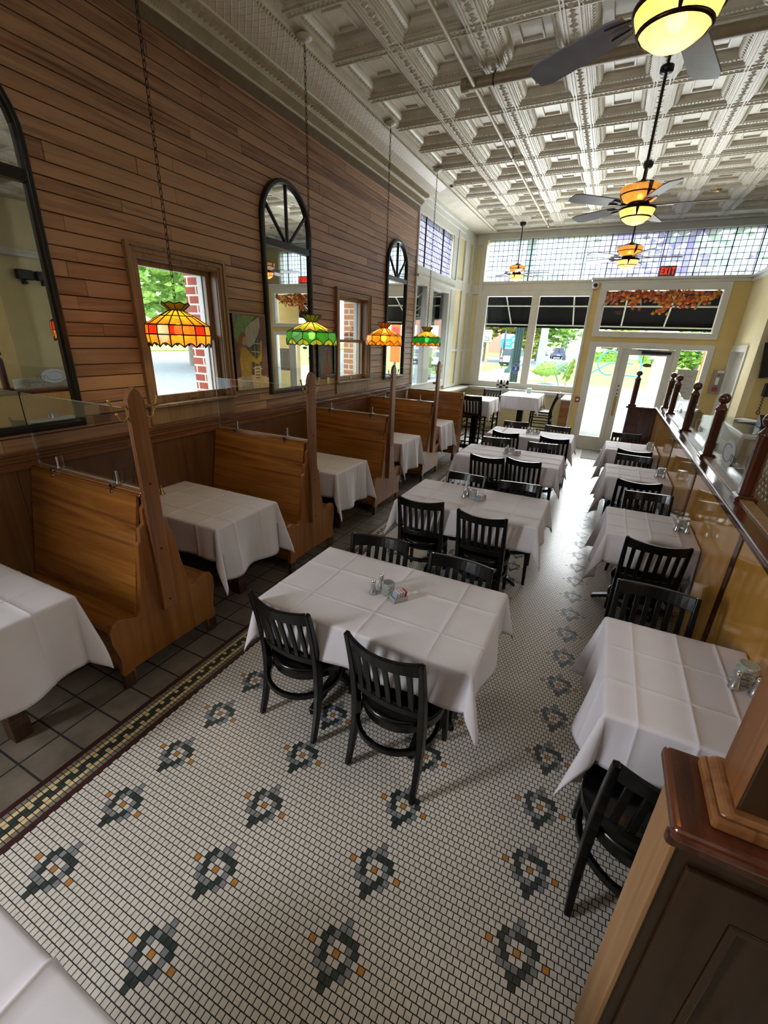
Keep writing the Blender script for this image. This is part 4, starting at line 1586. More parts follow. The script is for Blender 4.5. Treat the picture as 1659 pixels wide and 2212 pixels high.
# ------------------------------------------------------------------ leaded pendant lamps
LG = {'amber': lampglass('lamp_glass_amber', '#e2a12c', .7, .25, .10), 'red': lampglass('lamp_glass_red', '#d8301c', .7, .25, .10), 'orange': lampglass('lamp_glass_orange', '#e07a1e', .7, .25, .10),
      'honey': lampglass('lamp_glass_honey', '#f0b45a', .7, .25, .10), 'green': lampglass('lamp_glass_green', '#3f9a3c', .7, .25, .10), 'lime': lampglass('lamp_glass_lime', '#a9c22e', .7, .25, .10),
      'sage': lampglass('lamp_glass_sage', '#9fb35c', .7, .25, .10), 'deep': lampglass('lamp_glass_deep_green', '#15803a', .7, .25, .10), 'peach': lampglass('lamp_glass_peach', '#f0b878', .7, .25, .10),
      'olive': lampglass('lamp_glass_olive', '#8a8436', .6)}
LGK = list(LG)


def pendant(x, y, kind, label, zc=4.262):
    t = thing('pendant_lamp', label, 'lamp', (x, y, 0), 0, 'leaded glass pendant lamps over the booths')
    sets = {1: dict(n=16, r=.206, crown='olive', cone=('amber', 'amber'), band=('amber', 'red', 'orange', 'red'), skirt=('amber',)),
            2: dict(n=12, r=.250, crown='sage', cone=('lime', 'peach'), band=('green', 'green'), skirt=('lime', 'sage')),
            3: dict(n=12, r=.236, crown='orange', cone=('orange', 'peach'), band=('amber', 'amber'), skirt=('orange', 'amber')),
            4: dict(n=12, r=.228, crown='olive', cone=('amber', 'honey'), band=('deep', 'deep'), skirt=('amber', 'orange'))}[kind]
    n, r_ = sets['n'], sets['r']
    K = lambda k: LGK.index(k)
    P = lambda rr, a, z_: Vector((rr * math.cos(a), rr * math.sin(a), z_))
    sh, ld, cr = MB(), MB(), MB()
    w = .0042
    off = PI / n
    if kind == 1:
        rows = [(.046, 2.128), (.112, 2.092), (r_, 2.035), (r_ + .004, 1.975), (r_ - .004, 1.925)]
    else:
        rows = [(.047, 2.125), (r_ * .97, 2.035), (r_ + .004, 1.955), (r_ - .004, 1.930)]
    for i in range(n):
        a0, a1 = off + 2 * PI * i / n, off + 2 * PI * (i + 1) / n
        am = (a0 + a1) / 2
        if kind == 1:
            for j in range(4):
                c = (sets['cone'][0], sets['cone'][1], sets['band'][i % 4], sets['skirt'][0])[j]
                (ra, za), (rb, zb) = rows[j], rows[j + 1]
                if j < 3:
                    sh.add([P(ra, a0, za), P(ra, a1, za), P(rb, a1, zb), P(rb, a0, zb)], [(0, 3, 2, 1)], K(c))
                else:
                    bot = [P(rb, a0 + (a1 - a0) * q / 6, zb - .028 + .026 * math.sin(PI * q / 6)) for q in range(7)]
                    sh.add([P(ra, a0, za), P(ra, a1, za)] + list(reversed(bot)), [tuple(range(9))], K(c))
                    ld.tube(bot, w, 5)
                ld.tube([P(ra, a0, za), P(rb, a0, zb - (.028 if j == 3 else 0))], w, 5)
                ld.tube([P(ra, a0, za), P(ra, a1, za)], w, 5)
        else:
            (ra, za), (rb, zb), (rc, zc_), (rd_, zd) = rows
            rk, zk = ra + (rb - ra) * .72, za + (zb - za) * .72
            sh.add([P(ra, a0, za), P(ra, a1, za), P(rb * .99, a1, zb + .004), P(rk, am, zk), P(rb * .99, a0, zb + .004)], [(0, 4, 3, 2, 1)], K(sets['cone'][i % 2]))
            sh.add([P(rk, am, zk), P(rb, a1, zb), P(rb, a0, zb)], [(0, 2, 1)], K(sets['band'][0]))
            ld.tube([P(rb, a0, zb), P(rk, am, zk), P(rb, a1, zb)], w, 5)
            ld.tube([P(ra, a0, za), P(rb, a0, zb)], w, 5)
            # band with two petals at its foot
            pet = lambda q, s_: P(rc, a0 + (a1 - a0) * q, zc_ + .002 + .045 * s_)
            low = lambda q: P(rd_, a0 + (a1 - a0) * q, zd - .018 + .016 * abs(math.cos(PI * q)) ** 1.0)
            g0 = [P(rb, a0, zb), P(rb, a1, zb)]
            cl = [P(rc, a0 + (a1 - a0) * q, zd - .012 + .055 * math.sqrt(max(0, abs(2 * q - 1)))) for q in (0, .12, .25, .38, .5, .62, .75, .88, 1)]
            sh.add(g0 + list(reversed(cl)), [tuple(range(len(cl) + 2))], K(sets['band'][i % 2]))
            bl = [P(rd_, a0 + (a1 - a0) * q, zd - .020 + .014 * (abs(2 * q - 1) if abs(2 * q - 1) > .5 else 1 - abs(2 * q - 1)) * 0 + .012 * abs(math.sin(2 * PI * q + PI / 2))) for q in (0, .12, .25, .38, .5, .62, .75, .88, 1)]
            sh.add(cl[:5] + list(reversed(bl[:5])), [tuple(range(10))], K(sets['skirt'][0]))
            sh.add(cl[4:] + list(reversed(bl[4:])), [tuple(range(10))], K(sets['skirt'][1]))
            ld.tube(cl, w * .9, 5); ld.tube(bl, w, 5)
            ld.tube([P(rb, a0, zb), P(rd_, a0, zd - .008)], w, 5); ld.tube([P(rb, a0, zb), P(rb, a1, zb)], w, 5)
    sh.build('shade', [LG[k] for k in LGK], t, recalc=False)
    ld.build('leading', M['bronze'], t)
    nc = 8 if kind == 1 else n
    for i in range(nc):
        a0, a1 = 2 * PI * i / nc, 2 * PI * (i + 1) / nc
        am = (a0 + a1) / 2
        hi = (2.165, 2.178) if kind == 1 else (2.185, 2.196)
        ro = .088 if kind == 1 else r_ * .40
        cr.add([P(.042, a0, 2.126), P(.042, a1, 2.126), P(ro, a1, hi[0]), P(ro, am, hi[1]), P(ro, a0, hi[0])], [(0, 1, 2, 3, 4)], 0)
        cr.tube([P(.042, a0, 2.126), P(ro, a0, hi[0])], w, 5, 1); cr.tube([P(ro, a0, hi[0]), P(ro, am, hi[1]), P(ro, a1, hi[0])], w, 5, 1)
    cr.build('crown', [LG[sets['crown']], M['bronze']], t, recalc=False)
    m = MB(); m.lathe([(.044, 2.118), (.047, 2.124), (.044, 2.132)], 20); m.lathe([(.03, 2.132), (.012, 2.15), (.006, 2.175)], 12); m.build('cap', M['bronze'], t)
    m = MB(); m.lathe([(.018, 2.05), (.018, 2.12)], 12); m.build('socket', M['brass'], t)
    m = MB(); m.ball((0, 0, 2.005), .032, 16, sz=1.25); m.build('bulb', M['bulb'], t)
    ch = MB()
    z_ = 2.19
    k = 0
    step = (zc - .03 - z_) / 50
    while z_ < zc - .03:
        pts = []
        for q in range(8):
            a = 2 * PI * q / 8
            u_, v_ = .0105 * math.cos(a), (step * .62) * math.sin(a)
            pts.append((u_, 0, z_ + v_) if k % 2 == 0 else (0, u_, z_ + v_))
        ch.tube(pts, .0024, 4, closed=True)
        z_ += step; k += 1
    ch.tube([(0, 0, 2.16), (.004, 0, 2.6), (-.004, 0, 3.3), (0, 0, zc - .02)], .0010, 4)
    ch.build('chain', M['bronze'], t)
    m = MB(); m.lathe([(.006, zc - .034), (.012, zc - .028), (.045, zc - .022), (.062, zc - .010), (.064, zc + .002)], 20); m.build('ceiling_canopy', M['ceil'], t)


pendant(-2.73, 2.31, 1, 'amber leaded pendant lamp with a red and orange band')
pendant(-2.74, 3.92, 2, 'lime and green leaded pendant lamp before the middle mirror')
pendant(-2.73, 5.55, 3, 'all-amber leaded pendant lamp by the far window')
pendant(-2.72, 7.09, 4, 'dark green and amber leaded pendant lamp by the side window')


# ------------------------------------------------------------------ ceiling fans
def fan(x, y, zb, rot, label, zc=4.27):
    """zb: lowest point of the lower bowl"""
    t = thing('ceiling_fan', label, 'ceiling fan', (x, y, zb), rot, 'ceiling fans with amber bowls')
    H = zc - zb
    m = MB(); m.lathe([(.0001, 0), (.03, .002), (.07, .016), (.105, .042), (.13, .078), (.142, .112)], 32, cap=False); m.build('light_bowl', M['amber'], t, recalc=False)
    m = MB(); m.lathe([(.114, .046), (.120, .046), (.126, .056), (.120, .056)], 32, cap=False); m.lathe([(.138, .108), (.150, .110), (.150, .122), (.10, .130), (.06, .136)], 32, cap=False)
    for k in range(3):
        a = 2 * PI * k / 3 + .5
        m.sweep([(.15 * math.cos(a), .15 * math.sin(a), .125), (.138 * math.cos(a), .138 * math.sin(a), .085), (.116 * math.cos(a), .116 * math.sin(a), .047)], [.03, .02, .008], .006, up=(0, 0, 1))
    m.build('bowl_ring', M['bronze'], t)
    m = MB(); m.ball((0, 0, .085), .035, 14); m.build('bulb', M['fanbulb'], t)
    m = MB(); m.lathe([(.06, .128), (.085, .136), (.09, .160), (.075, .172)], 24); m.build('hub', M['bronze'], t)
    m = MB(); m.lathe([(.075, .168), (.10, .172), (.135, .195), (.158, .235), (.166, .275), (.162, .278)], 32, cap=False); m.build('upper_bowl', M['amber'], t, recalc=False)
    m = MB(); m.lathe([(.152, .222), (.158, .222), (.160, .230), (.154, .230)], 32, cap=False); m.lathe([(.012, .17), (.012, .30)], 10)
    for k in range(3):
        a = 2 * PI * k / 3 + .9
        m.sweep([(.02 * math.cos(a), .02 * math.sin(a), .325), (.165 * math.cos(a), .165 * math.sin(a), .285), (.160 * math.cos(a), .160 * math.sin(a), .23), (.128 * math.cos(a), .128 * math.sin(a), .185)],
                [.03, .035, .03, .006], .006, up=(0, 0, 1))
    m.lathe([(.045, .285), (.03, .315), (.016, .34)], 16)
    m.build('motor_bracket', M['bronze'], t)
    m = MB(); m.ball((0, 0, .215), .02, 10); m.build('bulb', M['bulb'], t)
    for k in range(5):
        a = 2 * PI * k / 5
        b = MB()
        T = Matrix.Rotation(a, 4, 'Z') @ Matrix.Translation((0, 0, .148)) @ Matrix.Rotation(R(12), 4, 'X')
        out = [(.20, -.045), (.26, -.058), (.60, -.068), (.655, -.05), (.66, .0), (.655, .05), (.60, .068), (.26, .058), (.20, .045)]
        n = len(out)
        vs = [T @ Vector((p[0], p[1], -.004)) for p in out] + [T @ Vector((p[0], p[1], .004)) for p in out]
        fs = [tuple(reversed(range(n))), tuple(range(n, 2 * n))] + [(i, (i + 1) % n, n + (i + 1) % n, n + i) for i in range(n)]
        b.add(vs, fs)
        bo = b.build('blade', M['blade'], t)
        b = MB()
        pts = [T @ Vector(p) for p in ((.07, 0, .0), (.13, 0, -.008), (.19, .02, -.008), (.27, .03, -.007))]
        b.sweep(pts, [.04, .025, .018, .03], .006)
        pts = [T @ Vector(p) for p in ((.13, 0, -.008), (.19, -.02, -.008), (.27, -.03, -.007))]
        b.sweep(pts, [.025, .018, .03], .006)
        b.build('blade_iron', M['bronze'], bo)
    m = MB(); m.lathe([(.011, .33), (.011, H - .03)], 10); m.build('downrod', M['blackmetal'], t)
    m = MB(); m.lathe([(.014, H - .07), (.05, H - .055), (.062, H - .02), (.062, H)], 20); m.build('ceiling_canopy', M['blackmetal'], t)
    return t


fan(-.02, 2.33, 3.015, R(3), 'nearest ceiling fan, its bright bowl at the top of the photo')
f2 = fan(-.035, 5.06, 3.02, R(2), 'second ceiling fan from the camera, over the centre aisle')
m = MB(); m.lathe([(.012, 1.04), (.05, 1.05), (.05, 1.085), (.012, 1.095)], 18); m.build('rod_collar', M['blackmetal'], f2)
fan(-.035, 7.80, 3.03, R(5), 'third ceiling fan from the camera, before the violet transom')
fan(-2.09, 10.44, 3.215, R(-3), 'farthest ceiling fan, left of the display window transom')

# ------------------------------------------------------------------ sprinkler pipes
t = thing('sprinkler_pipe', 'thin painted sprinkler pipe running lengthwise under the ceiling', 'pipe', (0, 0, 0))
m = MB(); m.tube([(-1.60, -3.6, 4.185), (-1.60, 10.6, 4.185)], .017, 10); m.build('pipe', M['pipe'], t)
for y in (1.2, 3.3, 6.75, 10.35):
    m = MB(); m.tube([(-1.60, y, 4.205), (-1.60 + .01, y, 4.275)], .004, 6); m.tube([(-1.60 + .022 * math.cos(R(a)), y, 4.185 + .022 * math.sin(R(a))) for a in range(90, 450, 30)], .004, 6, closed=True)
    m.build('hanger', M['blackmetal'], t)
m = MB(); m.tube([(-1.60, 10.6, 4.185), (-1.60, 10.66, 4.19), (-1.60, 10.68, 4.22)], .017, 8); m.lathe([(.012, 4.15), (.02, 4.155), (.012, 4.17)], 10, (-1.60, 10.55, 0)); m.build('sprinkler_head', M['brass'], t)
t = thing('main_pipe', 'thick taupe pipe crossing under the ceiling with a capped end', 'pipe', (0, 0, 0))
m = MB(); m.tube([(-1.68, 4.97, 4.205), (4.5, 4.97, 4.205)], .042, 16); m.build('pipe', M['pipedk'], t)
m = MB(); m.tube([(-1.72, 4.97, 4.205), (-1.66, 4.97, 4.205)], .052, 12, smooth=False); m.build('end_cap', M['pipedk'], t)
for x in (-1.42, 1.2, 3.4):
    m = MB(); m.tube([(x, 4.97 + .046 * math.cos(R(a)), 4.205 + .046 * math.sin(R(a))) for a in range(0, 360, 30)], .005, 6, closed=True); m.tube([(x, 4.97, 4.25), (x + .01, 4.97, 4.28)], .006, 6)
    m.build('hanger', M['blackmetal'], t)
for k, (x, y) in enumerate(((-2.35, 10.45), (.98, 9.3))):
    t = thing('smoke_detector', ['small white ceiling fitting near the display window', 'small sprinkler drop near the right end of the transom'][k], 'ceiling fitting', (x, y, 4.279))
    m = MB(); m.lathe([(.001, -.04), (.045, -.035), (.05, -.01), (.05, 0)], 16); m.build('body', M['whiteplastic'] if k == 0 else M['brass'], t)


# ------------------------------------------------------------------ table-top things
def shaker(x, y, z_, label, group, h=.085):
    t = thing('shaker', label, 'shaker', (x, y, z_), 0, group)
    k = h / .085
    m = MB(); m.lathe([(.021 * k, 0), (.022 * k, .006 * k), (.016 * k, .018 * k), (.012 * k, .045 * k), (.0115 * k, .062 * k)], 16); m.build('body', M['steel'], t)
    m = MB(); m.lathe([(.012 * k, .062 * k), (.0125 * k, .070 * k), (.010 * k, .079 * k), (.004 * k, .084 * k), (.0001, .085 * k)], 16); m.build('cap', M['chrome'], t)


def cut_glass(x, y, z_, label, group, r_=.034, h=.072):
    t = thing('glass_tumbler', label, 'glass', (x, y, z_), 0, group)
    m = MB()
    n = 6
    prof = []
    rings = 6
    vs, fs = [], []
    for j in range(rings * 2 + 1):
        rr = r_ * (1.0 if j % 2 == 0 else 1.10)
        for k in range(12):
            a = 2 * PI * k / 12
            q = 1.0 if k % 2 == (j // 2) % 2 else .92
            vs.append((rr * q * math.cos(a), rr * q * math.sin(a), h * j / (rings * 2)))
    for j in range(rings * 2):
        for k in range(12):
            fs.append((12 * j + k, 12 * j + (k + 1) % 12, 12 * j + 12 + (k + 1) % 12, 12 * j + 12 + k))
    m.add(vs, fs)
    m.lathe([(r_ * .82, h), (r_ * .74, h * .25), (r_ * .4, h * .2), (.0001, h * .2)], 12, cap=False)
    m.lathe([(r_ * .9, 0), (.0001, 0.0005)], 12, cap=False)
    m.build('bowl', M['cutglass'], t, recalc=False)
    m = MB(); m.lathe([(r_ * .97, h - .002), (r_ * 1.0, h), (r_ * .84, h), (r_ * .82, h - .002)], 12); m.build('rim', M['cutglass'], t)


PK = [plain('packet_white', '#d8d5d2', .6, 0, .03), plain('packet_red', '#b23a32', .6, 0, .05), plain('packet_orange', '#c98a3a', .6, 0, .05), plain('packet_blue', '#8a94aa', .6, 0, .1), plain('packet_pink', '#c9a0a4', .6, 0, .05)]


def caddy(x, y, z_, rz, label, where, npk):
    t = thing('sugar_caddy', label, 'caddy', (x, y, z_), rz, 'sugar caddies on the tables')
    m = MB()
    m.box(-.026, .026, -.04, .04, 0, .004)
    m.ring('z', -.027, .027, -.041, .041, .003, .003, .003, .003, .003, .026)
    m.build('tray', M['cutglass'], t)
    for k in range(npk):
        c = (3, 0, 0, 4, 0, 3, 0, 1, 1, 2)[k * 10 // npk]
        p = MB(); p.box(-.021, .021, -.0022, .0022, 0, .045)
        o = p.build('sugar_packet', PK[c], bevel=.0008)
        yy = -.033 + .066 * (k + .5) / npk
        o.matrix_world = Matrix.Translation((x, y, z_)) @ Matrix.Rotation(rz, 4, 'Z') @ Matrix.Translation((0, yy, .006)) @ Matrix.Rotation(R(-12), 4, 'X')
        cn = ('white', 'red', 'orange', 'blue', 'pink')[c]
        tag(o, '%s sugar packet upright in the caddy on the %s' % (cn, where), 'sugar packet', '%s sugar packets on the %s' % (cn, where))


zt = ZT + .005
for k, (x, y) in enumerate(((-.895, 1.81), (-.91, 3.56), (-.935, 5.43), (-.915, 6.98))):
    n_ = mid_n[k]
    shaker(x, y - .02, zt, 'chrome shaker nearest the camera on the ' + n_, 'chrome shakers on the centre tables')
    shaker(x + .012, y + .055, zt, 'chrome shaker behind the first on the ' + n_, 'chrome shakers on the centre tables')
    cut_glass(x + .072, y + .012, zt, 'cut-glass tumbler on the ' + n_, 'cut-glass tumblers')
    caddy(x + .145, y - .012, zt, R(-35), 'glass caddy of sugar packets on the ' + n_, n_, 9 if k < 2 else 5)
for k, (x, y) in enumerate(((.745, 1.90), (.735, 3.70), (.725, 5.32), (.72, 6.80))):
    n_ = rt_n[k].replace('along the right partition', 'by the partition').replace('against the right partition', 'by the partition')
    cut_glass(x + .01, y + .045, zt, 'cut-glass tumbler on the ' + n_, 'cut-glass tumblers', .038, .088)
    shaker(x - .035, y - .02, zt, 'left chrome shaker on the ' + n_, 'chrome shakers on the partition tables', .085)
    shaker(x + .03, y - .03, zt, 'right chrome shaker on the ' + n_, 'chrome shakers on the partition tables', .085)
t = thing('hand_bell', 'small brass bell standing on the booth table before the second bench', 'bell', (-3.13, 2.27, zt))
m = MB(); m.lathe([(.024, 0), (.022, .006), (.014, .03), (.009, .052), (.004, .058)], 16); m.build('body', M['brass'], t)
m = MB(); m.lathe([(.004, .058), (.007, .066), (.003, .078), (.0001, .082)], 12); m.build('handle', M['brass'], t)

# ------------------------------------------------------------------ bar-height tables and chairs by the display window
ZB = .985
for k, (x, y, lx, ly, lab) in enumerate(((-1.53, 9.98, .74, 1.0, 'bar-height table standing by the display window sill'), (-2.17, 8.62, .64, .80, 'bar-height table behind the last booth bench'))):
    t = thing('bar_table', lab, 'table', (x, y, 0), 0, 'bar-height tables')
    m = MB(); m.box(-lx / 2 + .004, lx / 2 - .004, -ly / 2 + .004, ly / 2 - .004, ZB - .035, ZB - .003); m.build('tabletop', M['black'], t, bevel=.005)
    m = MB(); m.box(-.06, .06, -.06, .06, .06, ZB - .035); m.build('column', M['black'], t)
    m = MB(); m.box(-.28, .28, -.05, .05, 0, .06); m.box(-.05, .05, -.28, .28, .001, .061); m.build('base', M['black'], t, bevel=.006)
    c = cloth_mesh('tablecloth', lx, ly, .27, 91 + k, .03)
    c.location = (x, y, ZB)
    tag(c, ['white tablecloth on the bar-height table by the display window', 'white tablecloth on the bar-height table behind the last booth'][k], 'tablecloth', 'white cloths of the bar tables')


def bar_chair(label):
    t = thing('bar_chair', label, 'chair', (0, 0, 0), 0, 'black bar-height chairs')
    m = MB(); m.box(-.19, .19, .02, .40, .655, .69); m.build('seat', M['black'], t, bevel=.01)
    for sx in (-1, 1):
        m = MB(); m.sweep([(sx * .18, -.05, 0), (sx * .18, -.01, .4), (sx * .178, .01, .68), (sx * .175, -.04, .90), (sx * .172, -.10, 1.08)], .032, .036, up=(0, 1, 0)); m.build('leg', M['black'], t, bevel=.005)
        m = MB(); m.sweep([(sx * .178, .39, 0), (sx * .175, .38, .66)], .032, .034, up=(0, 1, 0)); m.build('leg', M['black'], t, bevel=.005)
        for z_ in (.16, .30, .44, .56):
            m = MB(); m.bar((sx * .178, -.03, z_), (sx * .178, .385, z_), .018, .022); m.build('stretcher', M['black'], t)
    for z_ in (.22, .50):
        for yy in (-.025, .385):
            m = MB(); m.bar((-.178, yy, z_), (.178, yy, z_), .018, .022); m.build('stretcher', M['black'], t)
    m = MB(); m.sweep([(-.172, -.095, 1.04), (0, -.125, 1.035), (.172, -.095, 1.04)], .022, .085); m.build('top_rail', M['black'], t, bevel=.004)
    m = MB(); m.sweep([(-.175, .0, .74), (0, -.02, .74), (.175, .0, .74)], .02, .045); m.build('lower_rail', M['black'], t, bevel=.003)
    for k in range(6):
        u = -.145 + .29 * k / 5
        m = MB(); m.sweep([(u, -.012, .75), (u, -.065, .90), (u, -.115, 1.0)], .026, .012, up=(0, 1, 0)); m.build('slat', M['black'], t)
    return t


b0 = bar_chair('black slat-back bar chair behind the last booth bench, its back to the camera')
b0.location = (-2.13, 8.16, 0); b0.rotation_euler = (0, 0, 0)
dup(b0, (-2.08, 9.42, 0), R(180), 'black bar chair beyond the left bar-height table, facing the camera')
dup(b0, (-.90, 9.98, 0), R(90), 'black bar chair seen from the side, right of the window bar table')
t = thing('table_caddy', 'mint-green glass caddy on the bar table by the display window', 'caddy', (-1.46, 10.35, ZB + .005))
m = MB(); m.box(-.05, .05, -.035, .035, 0, .10); m.build('holder', plain('mint_glass', '#9fc4b4', .3, 0, .1), t, bevel=.012)
m = MB(); m.tube([(-.05, 0, .02), (-.09, 0, .03), (-.09, 0, .07), (-.05, 0, .08)], .007, 8); m.build('handle', M['cutglass'], t)
for k in range(4):
    x = -2.32 + .075 * k
    t = thing('napkin_roll', ['leftmost napkin roll standing on the window ledge', 'napkin roll on the window ledge, second from the left', 'napkin roll on the window ledge, third from the left', 'rightmost napkin roll standing on the window ledge'][k], 'napkin roll', (x, 11.08, .985), 0, 'napkin rolls on the window ledge')
    m = MB(); m.lathe([(.034, 0), (.036, .08), (.030, .17), (.012, .19)], 12); m.build('cloth', M['black'] if k % 2 else M['cloth'], t)
    m = MB(); m.lathe([(.0365, .05), (.0365, .085)], 12, cap=False); m.build('band', M['cloth'] if k % 2 else M['blackplastic'], t)

# low screen beside the entry, pull station, mat, fire alarm box, exit sign, camera
t = thing('screen_wall', 'short wood-panelled screen with white top beside the entry door', 'screen', (0, 0, 0))
m = MB(); m.box(-.735, -.555, 9.97, 11.0, 0, .93); m.build('panel', M['booth'], t, bevel=.004)
m = MB(); m.box(-.755, -.55, 9.95, 11.0, .93, .96); m.build('top', M['white'], t, bevel=.006)
t = thing('fire_alarm_pull', 'small red fire alarm pull on the left post of the entry', 'fire alarm', (-.43, YB, .93))
m = MB(); m.box(-.045, .045, -.03, 0, 0, .10); m.build('housing', M['red'], t, bevel=.005)
m = MB(); m.box(-.028, .028, -.034, -.03, .035, .065); m.box(-.008, .008, -.036, -.03, .03, .075); m.build('pull_bar', M['whiteplastic'], t)
t = thing('door_mat', 'grey entrance mat lying on the mosaic before the door', 'mat', (.22, 9.42, 0))
m = MB(); m.box(-.36, .60, -.42, .45, 0.0006, .010); m.build('pile', plain('mat_grey', '#6b6963', .95, 0, .15, 60, .3), t, bevel=.004)
m = MB()
for k in range(9):
    m.box(-.22 + k * .055, -.19 + k * .055, .14, .20, .0101, .0115)
m.build('mark', M['blackplastic'], t)
t = thing('alarm_cabinet', 'taupe alarm cabinet with red lower panel on the yellow wall', 'alarm cabinet', (1.72, YB, 1.28))
m = MB(); m.box(0, .17, -.07, 0, 0, .40); m.build('housing', M['greyplastic'], t, bevel=.006)
m = MB(); m.box(.035, .12, -.074, -.07, .04, .12); m.build('red_panel', M['red'], t, bevel=.003)
m = MB(); m.box(.055, .105, -.085, -.07, .16, .28); m.build('dispenser', M['whiteplastic'], t, bevel=.006)
m = MB(); m.box(.05, .15, -.074, -.07, .36, .40); m.build('label_strip', M['whiteplastic'], t)
m = MB(); m.lathe([(.01, 0), (.006, .03)], 8, (.08, -.07, .32), ax=Matrix.Rotation(R(90), 3, 'X')); m.build('knob', M['blackplastic'], t)
t = thing('exit_sign', 'red lettered exit sign on the ledge above the entry', 'exit sign', (.485, YB - .03, 3.19))
m = MB(); m.box(0, .26, 0, .05, 0, .165); m.build('housing', M['greyplastic'], t, bevel=.005)
m = MB(); m.box(.008, .252, -.004, 0, .008, .157); m.build('face', plain('sign_face_grey', '#5d5552', .5), t)
LET = {'E': [(0, 0, .2, 1), (0, 0, .9, .18), (0, .41, .8, .59), (0, .82, .9, 1)], 'I': [(.35, 0, .6, 1)], 'T': [(.36, 0, .6, 1), (0, .82, .96, 1)]}
for k, c in enumerate('EXIT'):
    m = MB()
    x0 = .028 + k * .055
    if c == 'X':
        m.bar((x0 + .004, -.007, .03), (x0 + .042, -.007, .135), .011, .006, up=(0, 1, 0)); m.bar((x0 + .042, -.0072, .03), (x0 + .004, -.0072, .135), .011, .006, up=(0, 1, 0))
    else:
        for q, (a, b, c_, d) in enumerate(LET[c]):
            m.box(x0 + a * .046, x0 + c_ * .046, -.010 - q * .0002, -.004, .03 + b * .105, .03 + d * .105)
    m.build('letter', M['exit'], t)
t = thing('security_camera', 'white dome security camera on the corner above the entry', 'security camera', (-.50, YB - .02, 3.06))
m = MB(); m.lathe([(.055, 0), (.055, .03), (.045, .045)], 20, ax=Matrix.Rotation(R(90), 3, 'X')); m.build('base', M['whiteplastic'], t)
m = MB(); m.ball((0, -.05, 0), .038, 16); m.build('dome', M['blackplastic'], t)
# notices on the door glass
t = thing('door_sticker', 'dark red oval sticker on the glass of the door', 'sticker', (.66, YB + .030, 1.70))
m = MB(); m.prism([(.075 * math.cos(R(a)), .033 * math.sin(R(a))) for a in range(0, 360, 15)], 'y', -.002, 0); m.build('oval', plain('sticker_maroon', '#6d4340', .5), t)
t = thing('door_notice', 'grey paper notice fixed to the right sidelight', 'notice', (1.34, YB + .046, 1.36))
m = MB(); m.box(-.16, .16, -.002, 0, -.26, .30); m.build('sheet', plain('paper_grey', '#a9a6a0', .7), t)
m = MB()
for k in range(5):
    m.box(-.11, .10 - (k % 3) * .04, -.0035, -.002, .18 - k * .07, .19 - k * .07)
m.build('print', M['greyplastic'], t)
t = thing('window_sticker', 'round blue sticker on the left pane of the display window', 'sticker', (-1.985, YF + .036, 1.44))
m = MB(); m.prism([(.095 * math.cos(R(a)), .115 * math.sin(R(a))) for a in range(0, 360, 12)], 'y', -.001, 0); m.build('border', M['whiteplastic'], t)
m = MB(); m.prism([(.085 * math.cos(R(a)), .105 * math.sin(R(a))) for a in range(0, 360, 12)], 'y', -.002, -.001); m.build('disc', plain('sticker_blue', '#3a5fb0', .5), t)
m = MB(); m.box(-.02, .02, -.003, -.002, -.035, .03); m.box(-.05, .05, -.003, -.002, .05, .065); m.box(-.04, .04, -.003, -.002, -.07, -.06); m.build('emblem', M['whiteplastic'], t)

# garland of autumn leaves inside the fanlight
GL = [plain('leaf_orange', '#c8641e', .6, 0, .15), plain('leaf_gold', '#c8922a', .6, 0, .15), plain('leaf_red', '#a83820', .6, 0, .15), plain('leaf_rust', '#8a4a24', .6, 0, .15), plain('leaf_pale', '#b7a58a', .6, 0, .1)]
t = thing('leaf_garland', 'garland of orange and gold autumn leaves hung in the fanlight', 'garland', (0, YB + .0, 0))
rr = random.Random(5)
m = MB()
star = [(0, 1), (.22, .55), (.6, .75), (.5, .35), (.95, .3), (.6, 0), (.75, -.35), (.3, -.3), (.12, -.7), (-.12, -.7), (-.3, -.3), (-.75, -.35), (-.6, 0), (-.95, .3), (-.5, .35), (-.6, .75), (-.22, .55)]


def leaf(x, y, z_, s_, mi):
    E_ = Matrix.Translation((x, y, z_)) @ Matrix.Rotation(rr.uniform(-.7, .7), 4, 'X') @ Matrix.Rotation(rr.uniform(-.7, .7), 4, 'Z') @ Matrix.Rotation(rr.uniform(0, 6.28), 4, 'Y')
    vs = [E_ @ Vector((0, -.006, 0))] + [E_ @ Vector((p[0] * s_, 0, p[1] * s_)) for p in star]
    n = len(star)
    m.add(vs, [(0, 1 + k, 1 + (k + 1) % n) for k in range(n)], mi)


for k in range(330):
    x = rr.uniform(-.27, 1.50)
    lo = 2.80 + .05 * math.sin(x * 5)
    z_ = rr.uniform(lo, 2.965) if rr.random() < .9 else rr.uniform(lo - .06, lo)
    leaf(x, rr.uniform(-.045, .015), z_, rr.uniform(.026, .046), rr.choice((0, 0, 1, 1, 2, 2, 3)))
for k in range(34):
    u = rr.random()
    x = .80 + rr.gauss(0, .07) - u * .16
    leaf(x, rr.uniform(-.04, .01), 2.84 - u * .26 + rr.gauss(0, .015), rr.uniform(.03, .045), rr.choice((0, 1, 1, 0)))
for xc in (.18, 1.12):
    for k in range(14):
        leaf(xc + rr.gauss(0, .05), rr.uniform(-.04, .01), 2.80 - abs(rr.gauss(0, .06)), rr.uniform(.03, .042), rr.choice((0, 1, 0, 2)))
lv = m.build('maple_leaves', GL, t, recalc=False); lv['kind'] = 'stuff'
m = MB()
